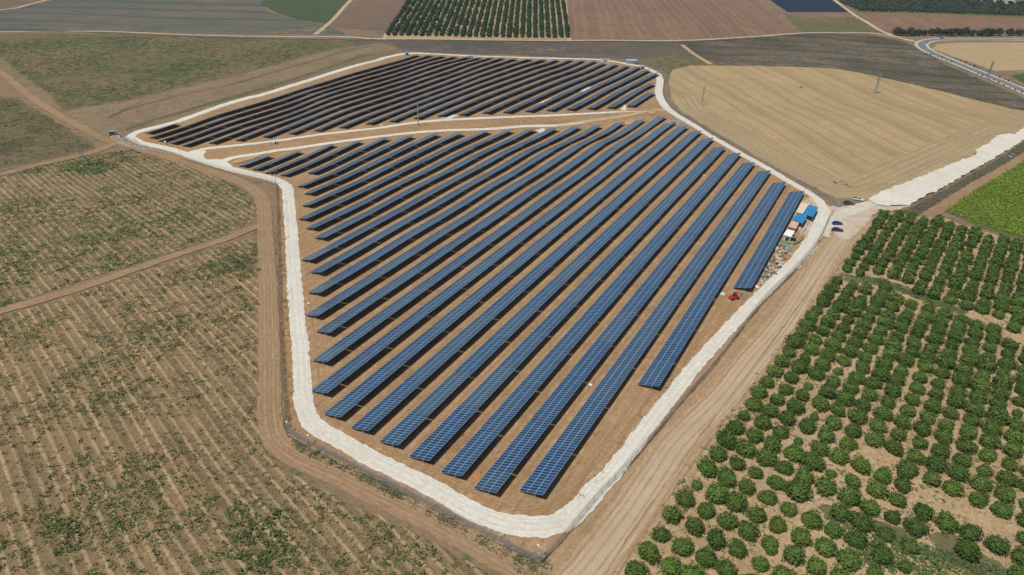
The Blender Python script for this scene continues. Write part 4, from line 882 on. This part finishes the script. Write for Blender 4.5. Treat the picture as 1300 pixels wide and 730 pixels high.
# ------------------------------------------------------------------ vehicles
def car(px, label, paint, yaw, kind='car', L=4.4, W_=1.78, hh=1.45):
    b_ = NB('car paint '+label[:12]); pm = b_.bsdf(paint, .3, None, Coat_Weight=.6, Metallic=.2)
    t = thing('parked_car' if 'driving' not in label else 'passing_car', label, 'car', at(*px)+Vector((0, 0, .28)), yaw, 'cars')
    prof = [(-.5, .30, .80), (-.49, .62, .86), (-.44, .80, .92), (-.22, .86, .96), (.0, .88, .97), (.24, .88, .97), (.42, .82, .94), (.49, .66, .86), (.5, .34, .8)] if kind != 'pickup' else \
           [(-.5, .35, .86), (-.49, .85, .92), (-.2, .9, .97), (.0, .92, .98), (.25, .92, .98), (.42, .86, .95), (.49, .7, .88), (.5, .36, .82)]
    m = MB(); vs = []; n = len(prof)
    for x, z, w in prof:
        hw = W_/2*w
        vs += [(x*L, -hw, .22), (x*L, -hw*1.0, z*.62), (x*L, -hw*.94, z), (x*L, hw*.94, z), (x*L, hw, z*.62), (x*L, hw, .22)]
    fs = [(i*6+k, (i+1)*6+k, (i+1)*6+k+1, i*6+k+1) for i in range(n-1) for k in range(5)]+[(i*6+5, (i+1)*6+5, (i+1)*6, i*6) for i in range(n-1)]
    fs += [(0, 1, 2, 3, 4, 5), tuple(reversed(range((n-1)*6, n*6)))]; m.add(vs, fs)
    o = m.build('body', pm, t, smooth=False)
    g = MB(); a0, a1, b0_, b1_ = (-.43, -.30, .08, .26) if kind == 'car' else (-.12, -.05, .1, .24)
    hw = W_/2*.9; g.add([(a0*L, -hw, .86), (b1_*L, -hw, .86), (b1_*L, hw, .86), (a0*L, hw, .86), (a1*L, -hw*.8, hh-.06), (b0_*L, -hw*.8, hh-.06), (b0_*L, hw*.8, hh-.06), (a1*L, hw*.8, hh-.06)],
        [(4, 5, 6, 7), (0, 1, 5, 4), (1, 2, 6, 5), (2, 3, 7, 6), (3, 0, 4, 7)]); g.build('windows', M['glass'], t)
    r = MB(); r.box(((a1+b0_)/2*L, 0, hh-.03), ((b0_-a1)*L*1.0, hw*1.58, .06), top=.94); r.build('roof', pm, t)
    if kind == 'pickup':
        bd = MB(); bd.box((-.31*L, 0, .9), (.34*L, W_*.78, .06)); bd.build('cargo_bed', M['darkbox'], t)
    wm = MB(); wm.bar((0, -.11, 0), (0, .11, 0), .33, 12); wme = wm.mesh('wheel', M['rubber'])
    hm = MB(); hm.bar((0, -.12, 0), (0, .12, 0), .18, 10); hme = hm.mesh('rim', M['steel'])
    for x in (-.31, .31):
        for y in (-1, 1): wo = put('wheel', wme, t, (x*L, y*W_*.46, .05)); put('rim', hme, wo)
    for y in (-1, 1):
        h = MB(); h.box((.487*L, y*W_*.33, .6), (.08, .34, .15)); h.build('headlight', M['white'], t)
        h = MB(); h.box((-.492*L, y*W_*.34, .66), (.06, .26, .16)); h.build('taillight', M['red'], t)
car((1062.5, 285.5), 'royal blue car parked outside the fence, farther of the pair', (.01, .06, .42), R(8), L=4.5)
car((1062.5, 293.8), 'dark blue car parked outside the fence, nearer of the pair', (.012, .045, .12), R(-6), L=4.7)
car((1077, 259.5), 'dark grey car parked at the edge of the stubble field beside a white car', (.05, .065, .10), R(-12), L=4.6)
car((1089, 254.5), 'white pickup parked at the start of the limestone road', (.7, .72, .74), R(-20), 'pickup', 5.0)
car((1284, 199), 'silver white pickup parked on the farm lane beside the vineyard', (.6, .62, .64), R(40), 'pickup', 4.9)
car((1190, 48.3), 'white van like car driving on the road before the windbreak', (.75, .76, .8), R(5), L=5.2, W_=2.0, hh=2.0)
car((1195, 49.0), 'blue car driving behind the white one on the far road', (.10, .14, .40), R(5), L=4.4)
t = thing('road_sign', 'small blue sign board standing inside the road bend', 'sign', at(1176.5, 57)); m = MB(); m.bar((0, 0, 0), (0, 0, 2.2), .05, 5); m.build('post', M['steel'], t); m = MB(); m.box((0, 0, 2.7), (1.9, .08, 1.5)); m.build('board', M['blueplastic'], t)

# red telehandler
t = thing('telehandler', 'small red telehandler with a black cab cage beside the panel rows', 'loader', at(931.5, 380)+Vector((0, 0, 0)), R(25)); 
m = MB(); m.box((0, 0, .95), (3.6, 1.5, .7), top=.9); m.box((-1.3, 0, 1.35), (1.1, 1.4, .5), top=.85); m.build('chassis', M['red'], t)
m = MB()
for x in (-.55, .65):
    for y in (-.6, .6): m.bar((x, y, 1.3), (x*.8+.05, y*.85, 2.5), .05, 5)
m.box((.05, 0, 2.53), (1.25, 1.15, .08)); m.box((-.1, 0, 1.6), (.7, .8, .6)); m.build('cab', M['darkbox'], t)
m = MB(); m.bar((-.9, .55, 1.7), (2.6, .55, 2.1), .14, 4); m.bar((2.6, .55, 2.1), (3.0, .3, 1.2), .1, 4); m.build('boom', M['red'], t)
m = MB(); m.box((3.15, .2, 1.2), (.1, 1.2, .5)); m.box((3.6, -.15, .98), (.9, .12, .06)); m.box((3.6, .55, .98), (.9, .12, .06)); m.build('fork', M['dsteel'], t)
wm = MB(); wm.bar((0, -.2, 0), (0, .2, 0), .5, 12); wme = wm.mesh('wheel', M['rubber'])
for x in (-1.15, 1.2):
    for y in (-.85, .85): put('wheel', wme, t, (x, y, .5))

# ------------------------------------------------------------------ site yard
def yz(x, y): return (920+x/6.085, 220+y/6.085)
def roofed(name, label, cat, corners, h, roofmat, wallmat=None, th=.14, rname='roof', parts='walls'):
    q = [at(*yz(*c), h) for c in corners]; z0 = min(tz(p.x, p.y) for p in q); c = sum(q, Vector())/4; base = Vector((c.x, c.y, tz(c.x, c.y)))
    t = thing(name, label, cat, base)
    L = [Vector((p.x, p.y, 0))-Vector((base.x, base.y, 0)) for p in q]
    if (L[1]-L[0]).cross(L[2]-L[1]).z < 0: L.reverse()
    def prism(z0_, z1_, k): m = MB(); m.add([p*k+Vector((0, 0, z)) for z in (z0_, z1_) for p in L], [(3, 2, 1, 0), (4, 5, 6, 7), (0, 1, 5, 4), (1, 2, 6, 5), (2, 3, 7, 6), (3, 0, 4, 7)]); return m
    r = prism(h-th, h, 1.0)
    # standing seams on the sheet
    for k in range(1, 8):
        u = k/8; a = L[0].lerp(L[1], u); b = L[3].lerp(L[2], u); r.bar(a+Vector((0, 0, h+.02)), b+Vector((0, 0, h+.02)), .035, 4)
    r.build(rname, roofmat, t)
    if wallmat is not None:
        prism(0, h-th-.003, .94).build('walls', wallmat, t)
        mid = L[0].lerp(L[1], .5)*.943; dr = (L[1]-L[0]).normalized(); d = MB(); d.add([mid-dr*.5+Vector((0, 0, .05)), mid+dr*.5+Vector((0, 0, .05)), mid+dr*.5+Vector((0, 0, 2.0)), mid-dr*.5+Vector((0, 0, 2.0))], [(0, 1, 2, 3)])
        d.build('door', M['darkbox'], t)
    else:
        for p in L: m = MB(); m.bar(p*.93, p*.93+Vector((0, 0, h-th)), .07, 5); m.build('post', M['steel'], t)
    return t
roofed('site_container', 'long beige site container behind the two blue roofs', 'container', [(552, 298), (592, 224), (652, 236), (604, 312)], 2.5, M['beige'], M['beige'])
roofed('shade_canopy', 'larger blue sheet roof on posts, farther one in the site yard', 'canopy', [(612, 312), (655, 240), (722, 262), (684, 338)], 2.9, M['blueroof'])
roofed('shade_canopy', 'smaller blue sheet roof on posts, nearer one in the site yard', 'canopy', [(522, 352), (562, 309), (638, 328), (604, 388)], 2.8, M['blueroof'])
roofed('site_container', 'rusty red container with a dusty roof in the site yard', 'container', [(490, 412), (520, 367), (576, 380), (552, 428)], 2.4, M['pink'], M['redbrown'])
roofed('site_shed', 'small shed with a white roof beside the rusty container', 'shed', [(452, 474), (484, 431), (542, 446), (514, 492)], 2.4, M['white'], M['concrete'])
t = thing('water_tank', 'dark tank stack behind green netting in the site yard', 'tank', at(*yz(498, 522))); m = MB()
for x, y, s in ((-1, 0, 1), (.6, .3, 1.1), (1.9, -.4, .8)): m.bar((x, y, 0), (x, y, 1.6*s), .75*s, 10)
m.build('drums', M['darkbox'], t); m = MB(); m.box((.3, 0, 1.85), (3.8, 1.8, .08)); m.build('lid_board', M['dsteel'], t)
t = thing('netting_fence', 'bright green netting fence in front of the dark tanks', 'netting', at(*yz(430, 532))); b = at(*yz(430, 532)); m = MB(); P = [at(*yz(*q))-b for q in ((430, 532), (470, 548), (530, 562), (565, 545), (600, 522))]
for a, c in zip(P, P[1:]): n_ = (c-a).cross(Vector((0, 0, 1))).normalized()*.04; m.add([a, c, c+Vector((0, 0, 1.1)), a+Vector((0, 0, 1.1)), a+n_, c+n_, c+n_+Vector((0, 0, 1.1)), a+n_+Vector((0, 0, 1.1))], [(0, 1, 2, 3), (7, 6, 5, 4), (3, 2, 6, 7)])
m.build('netting', M['greennet'], t)
for a in P: m = MB(); m.bar(a, a+Vector((0, 0, 1.3)), .05, 5); m.build('stake', M['timber'], t)
# pallets, crates and scrap laid out below the yard
def pallet(px, lab, c, w_, d_, h_, mat, rz):
    t = thing('pallet_stack', lab, 'pallet', at(*px), rz, 'pallets and scrap by the yard'); m = MB()
    for k in range(5): m.box(((k-2)*w_/4.6, 0, .14), (w_/7, d_, .03))
    for y in (-1, 0, 1): m.box((0, y*d_*.42, .06), (w_, .1, .12))
    m.build('pallet', M['timber'], t); m = MB(); m.box((0, 0, .16+h_/2), (w_*.85, d_*.85, h_), top=.97); m.build('load', mat, t)
PL = [((462, 575), 'grey load on a pallet just below the green netting', 'dsteel'), ((500, 590), 'green wrapped load on a pallet below the netting corner', 'greennet'), ((425, 640), 'grey load on a pallet beside the last panel row', 'greyblue'),
      ((470, 622), 'dark load on a pallet in the middle of the scrap', 'darkbox'), ((505, 628), 'pale load on a pallet next to the white road', 'stone'), ((415, 668), 'timber load on a pallet at the left of the scrap', 'timber'),
      ((455, 668), 'rusty load on a pallet in the scrap', 'redbrown'), ((405, 705), 'dark load on a pallet in the lower scrap', 'darkbox'), ((445, 700), 'pale load on a pallet in the lower scrap', 'concrete')]
for k, (q, lab, mt) in enumerate(PL): pallet(yz(*q), lab, 0, rnd.uniform(1.2, 1.8), rnd.uniform(1, 1.5), rnd.uniform(.25, .7), M[mt], rnd.uniform(0, 3))
def z5(x, y): return (900+x/8.11, 300+y/8.11)
PL = [((585, 352), 'grey blue panel stack lying nearest the last row', 'greyblue'), ((628, 376), 'wide grey blue panel stack beside the last row', 'greyblue'), ((692, 340), 'dark stack close to the white road', 'darkbox'),
      ((600, 425), 'dark crate near the end of the last row', 'darkbox'), ((548, 452), 'small green crate near the end of the last row', 'greennet'), ((540, 412), 'smallest green crate beside the last row', 'greennet'),
      ((345, 588), 'green bucket stack between the loader and the last row', 'greennet'), ((725, 350), 'white sheet stack at the white road edge', 'white'), ((770, 235), 'rusty scrap pile under the netting', 'redbrown')]
for k, (q, lab, mt) in enumerate(PL): pallet(z5(*q), lab, 0, rnd.uniform(1.2, 2), rnd.uniform(.9, 1.5), rnd.uniform(.2, .5), M[mt], rnd.uniform(0, 3))
stones('scrap', 'small scrap, offcuts and cable ends strewn between the last panel row and the white road', scatter([(988, 312), (1006, 312), (1002, 325), (990, 345), (975, 358), (962, 366), (972, 340)], 170, -3, .1, 81, .5, 2.2), M['scrap'], .3)
stones('scrap', 'loose materials around the roofs of the site yard', scatter([(1008, 256), (1030, 255), (1042, 268), (1034, 290), (1018, 300), (1004, 300)], 70, -3, .1, 82, .5, 2), M['tin'], .25)
def sack(px, label, s, mat, cat='bag', flat=.5):
    m = MB(); seg, rg = 9, 5; vs = []
    for j in range(rg+1):
        th = math.pi*j/rg
        for i in range(seg):
            a = 2*math.pi*i/seg; k = 1+.25*rnd.uniform(-1, 1); vs.append((math.sin(th)*math.cos(a)*s*k, math.sin(th)*math.sin(a)*s*.7*k, (1+math.cos(th))*s*flat*.5*k))
    m.add(vs, [(j*seg+i, (j+1)*seg+i, (j+1)*seg+(i+1) % seg, j*seg+(i+1) % seg) for j in range(rg) for i in range(seg)])
    o = m.build('white_bag' if cat == 'bag' else 'plastic_sheet', mat, None, at(*px)); o.rotation_euler = (0, 0, rnd.uniform(0, 3)); tag(o, label, cat); return o
sack(z5(495, 525), 'white bag lying at the near end of the last panel row', 1.0, M['white'])
sack(z5(65, 655), 'white bag beside the second panel row near the loader', .8, M['white'])
sack(z5(135, 595), 'crumpled pale blue sheet on the soil left of the loader', 1.5, M['cyan'], 'sheet', .2)
sack(z5(15, 700), 'blue sheet under the edge of the second panel row', .9, M['blueplastic'], 'sheet', .4)
sack(z5(690, 130), 'pale blue sheet bundle against the last row below the netting', 1.2, M['cyan'], 'sheet', .4)
sack((392.5, 385.5), 'small white bag lying alone near the left white road', .6, M['white'])
sack((692, 203), 'white bag dropped beside a mid block panel row', .8, M['white'])
sack((744, 195), 'white bag in the shade near the far middle panel rows', .7, M['white'])
sack((750, 489), 'white crumpled bag between the two lowest right panel rows', .9, M['white'], flat=.3)
sack((635, 277), 'white bag on the edge of a panel row in the mid block', .6, M['white'])
sack((702.5, 492), 'small pale bag between two front panel rows', .5, M['white'], flat=.3)
sack((899, 181), 'white bag between rows near the inverter by the right road', .6, M['white'])
sack((893, 223), 'two tone white bag between rows in the upper right of the near block', .9, M['white'])
sack((1061+583/2.99-195, 562), 'bright blue sack among the orchard trees', .5, M['blueplastic'])
sack((1122, 283), 'white sheet caught in the upper orchard trees near the gate', .9, M['white'], 'sheet', .3)
# scattered parts on the ground
def plank(a, b, label, cat, name, w_, h_, mat, z=.1):
    A, B = at(*a), at(*b); base = A; d = B-A; m = MB(); rz = math.atan2(d.y, d.x); m.box((d.length/2, 0, h_/2+z), (d.length, w_, h_)); m.box((d.length/2, 0, h_+z+.012), (d.length*.96, w_*.5, .02))
    o = m.build(name, mat, None, base); o.rotation_euler = (0, 0, rz); tag(o, label, cat)
plank((697, 629), (719, 617), 'grey pipe lying on the soil right of the lowest panel row', 'pipe', 'pipe', .3, .25, M['steel'])
def board(px, label, w_, h_, rz):
    t = thing('timber_board', label, 'board', at(*px), rz); m = MB(); m.box((0, 0, h_/2), (w_, .1, h_)); m.build('panel', M['timber'], t); m = MB(); m.box((-w_*.3, .2, h_*.35), (.1, .5, h_*.7)); m.box((w_*.3, .2, h_*.35), (.1, .5, h_*.7)); m.build('props', M['wood'], t)
board((650, 650), 'square pale timber board standing on the inner edge of the white bend', 1.1, 1.0, .2)
t = thing('timber_crate', 'pale slatted timber crate between the white bend and the fence', 'crate', at(636.5, 682), .4); m = MB()
for k in range(4): m.box((-.45+k*.3, 0, .5), (.14, .9, 1.0))
m.build('slats', M['timber'], t); m = MB(); m.box((0, .5, .5), (1.1, .08, .2)); m.box((0, -.5, .5), (1.1, .08, .2)); m.build('rails', M['timber'], t)
# cable drums between the inner roads
for k, (px, lab) in enumerate((((344.5, 185), 'left one of two grey drums between the inner white roads'), ((351, 183.5), 'right one of two grey drums between the inner white roads'))):
    t = thing('cable_drum', lab, 'drum', at(*px), .4+k, 'cable drums'); m = MB(); m.bar((0, -.5, 1), (0, .5, 1), .6, 12); m.build('core', M['darkbox'], t)
    for y in (-.55, .55): m = MB(); m.bar((0, y-.06, 1), (0, y+.06, 1), 1.05, 14); m.build('flange', M['cyan' if k == 0 else 'steel'], t)
# person sized marker cabinet with white top at the left tip
t = thing('control_cabinet', 'small cabinet with a white lid on the soil by the left junction', 'cabinet', at(210.5, 184)); m = MB(); m.box((0, 0, .9), (.9, .7, 1.8)); m.build('body', M['timber'], t); m = MB(); m.box((0, 0, 1.95), (1.2, 1, .25)); m.build('lid', M['white'], t)
t = thing('guard_booth', 'small grey booth at the outer left tip of the fence', 'booth', at(143, 172), .4); m = MB(); m.box((0, 0, 1.3), (3.0, 2.4, 2.6)); m.build('walls', M['dsteel'], t); m = MB(); m.box((0, 0, 2.68), (3.3, 2.7, .15)); m.build('roof', M['greyblue'], t); m = MB(); m.box((0, -1.21, 1.5), (1.2, .04, .8)); m.build('window', M['glass'], t)
# inverter stations: rows of pale blue cabinets round a transformer
def station(px, label, n, rz, s=1.0):
    t = thing('inverter_station', label, 'inverters', at(*px), rz, 'inverter stations'); r = random.Random(n)
    m = MB(); m.box((0, 0, .12), (8*s, 4.6*s, .24)); m.build('base_slab', M['concrete'], t)
    m = MB(); m.box((0, 0, 1.25), (2.2, 1.6, 2.0))
    for k in range(7): m.box((-.9+k*.3, -.95, 1.2), (.08, .3, 1.4))
    m.build('transformer', M['greyblue'], t)
    cb = MB(); cb.box((0, 0, 1.2), (.62, .42, 1.5)); cb.box((0, 0, .35), (.5, .3, .3)); cme = cb.mesh('inverter_cabinet', M['cyan'])
    dm = MB(); dm.box((0, -.225, 1.3), (.4, .02, .9)); dme = dm.mesh('door', M['white'])
    for k in range(n):
        x = (-3.6+7.2*(k % (n//2))/(n//2-1))*s; y = (-1.9 if k < n//2 else 1.9)*s
        c = put('inverter_cabinet', cme, t, (x, y, .1)); put('door', dme, c)
    f = MB()
    for x in (-3.9*s, 3.9*s):
        for y in (-2.2*s, 2.2*s): f.bar((x, y, .2), (x, y, 2.9), .06, 4)
    for y in (-2.2*s, 2.2*s): f.bar((-3.9*s, y, 2.9), (3.9*s, y, 2.9), .06, 4); f.bar((-3.9*s, y, 2.2), (3.9*s, y, 2.2), .05, 4)
    f.build('cable_rack', M['cyan'], t)
station((855.5, 158.5), 'cluster of pale blue inverter cabinets by the right white road', 10, .3)
station((598.5, 74.5), 'pale blue inverter cabinets at the middle of the far white road', 10, 0)
station((768, 78.5), 'pale blue inverter cabinets near the far right end of the site', 10, 0)
t = thing('equipment_container', 'grey blue steel container behind the far right white bend', 'container', at(801.5, 81), .1); m = MB(); m.box((0, 0, 1.6), (9, 3.4, 3.0))
for k in range(16): m.box((-4.2+k*.56, -1.73, 1.6), (.14, .06, 2.7))
m.build('walls', M['greyblue'], t); m = MB(); m.box((0, 0, 3.2), (9.2, 3.6, .18)); m.build('roof', M['cyan'], t); m = MB(); m.box((3.4, -1.78, 1.4), (1.1, .05, 2.2)); m.build('door', M['dsteel'], t)
t = thing('portable_toilet', 'bright blue portable toilet cabin beside the far right white bend', 'toilet', at(816, 87.5), .2); m = MB(); m.box((0, 0, 1.25), (1.9, 1.9, 2.4), top=.96); m.build('cabin', M['blueplastic'], t); m = MB(); m.box((0, 0, 2.53), (2.0, 2.0, .16)); m.build('roof', M['white'], t); m = MB(); m.box((0, -.97, 1.2), (.9, .04, 1.9)); m.build('door', M['blueroof'], t)
t = thing('water_tank', 'blue tank at the far left corner of the far white road', 'tank', at(516.5, 70.5)); m = MB(); m.bar((0, 0, .2), (0, 0, 2.6), 1.4, 14); m.build('vessel', M['blueroof'], t); m = MB(); m.bar((0, 0, 2.6), (0, 0, 2.8), .6, 10); m.build('cap', M['white'], t)
t = thing('gate_guard_post', 'grey steel gate post cluster between the gate and the parked cars', 'gate post', at(*yz(873, 262)), .3); m = MB(); m.box((0, 0, 1.2), (1.6, 1.2, 2.4)); m.build('cabinet', M['greyblue'], t); m = MB()
for x in (-1.2, 1.2): m.bar((x, 0, 0), (x, 0, 2.8), .07, 5)
m.bar((-1.2, 0, 2.8), (1.2, 0, 2.8), .06, 5); m.build('frame', M['dsteel'], t)
t = thing('sliding_gate', 'open grey sliding gate at the end of the right fence', 'gate', at(1051, 281), 0); b = at(1051, 281); d = at(1058, 269)-b; m = MB()
for z in (.15, 1.1, 2.1): m.bar(Vector((0, 0, z)), d+Vector((0, 0, z)), .04, 4)
for k in range(13): q = d*(k/12); m.bar(q+Vector((0, 0, .15)), q+Vector((0, 0, 2.1)), .025, 4)
m.build('leaf', M['steel'], t); m = MB(); m.bar((0, 0, 0), (0, 0, 2.4), .09, 6); m.build('post', M['steel'], t)
# straw heap in the stubble
sack((1016, 111), 'small brown straw heap in the stubble field', 2.2, M['sand'], 'heap', .5).name = 'straw_heap'
# far buildings top right
def building(px, label, w_, d_, h_, rz, wall, roof):
    t = thing('farm_building', label, 'building', at(*px), rz, 'far buildings'); m = MB(); m.box((0, 0, h_/2), (w_, d_, h_)); m.build('walls', M[wall], t)
    m = MB(); hw, hd = w_/2+.4, d_/2+.4; m.add([(-hw, -hd, h_), (hw, -hd, h_), (hw, hd, h_), (-hw, hd, h_), (-hw, 0, h_+d_*.18), (hw, 0, h_+d_*.18)], [(0, 1, 5, 4), (2, 3, 4, 5), (0, 4, 3), (1, 2, 5), (3, 2, 1, 0)]); m.build('roof', M[roof], t)
    for k in range(max(1, int(w_/7))): m = MB(); m.box((-w_/2+3.5+k*7, -d_/2-.02, h_*.55), (1.8, .06, 1.3)); m.build('window', M['glass'], t)
building((1240, .5), 'long pale roofed farm shed behind the olive grove', 34, 12, 4, -.1, 'concrete', 'white')
building((1262, 2.5), 'pale farm building with a white roof right of the long shed', 20, 12, 5, -.1, 'beige', 'tin')
building((1275, 3.5), 'low white building among dark trees at the upper right', 18, 11, 4, .1, 'white', 'tin')
building((1288, 4), 'pale house at the upper right corner', 14, 12, 6, .2, 'beige', 'white')
building((1297, 2), 'white building at the extreme upper right corner', 16, 12, 6, 0, 'white', 'white')
for k, (x, y) in enumerate(((1250, 3.5), (1268, 6), (1282, 7), (1293, 8), (1300, 6), (1256, 6))):
    t = thing('village_tree', f'dark tree, {ordn(k+1)} of those standing around the far buildings', 'tree', at(x, y), 0, 'trees around the far buildings'); c = put('crown', dark[k % 5], t); c.scale = (.9, .9, .9); put('trunk', dtr, t)
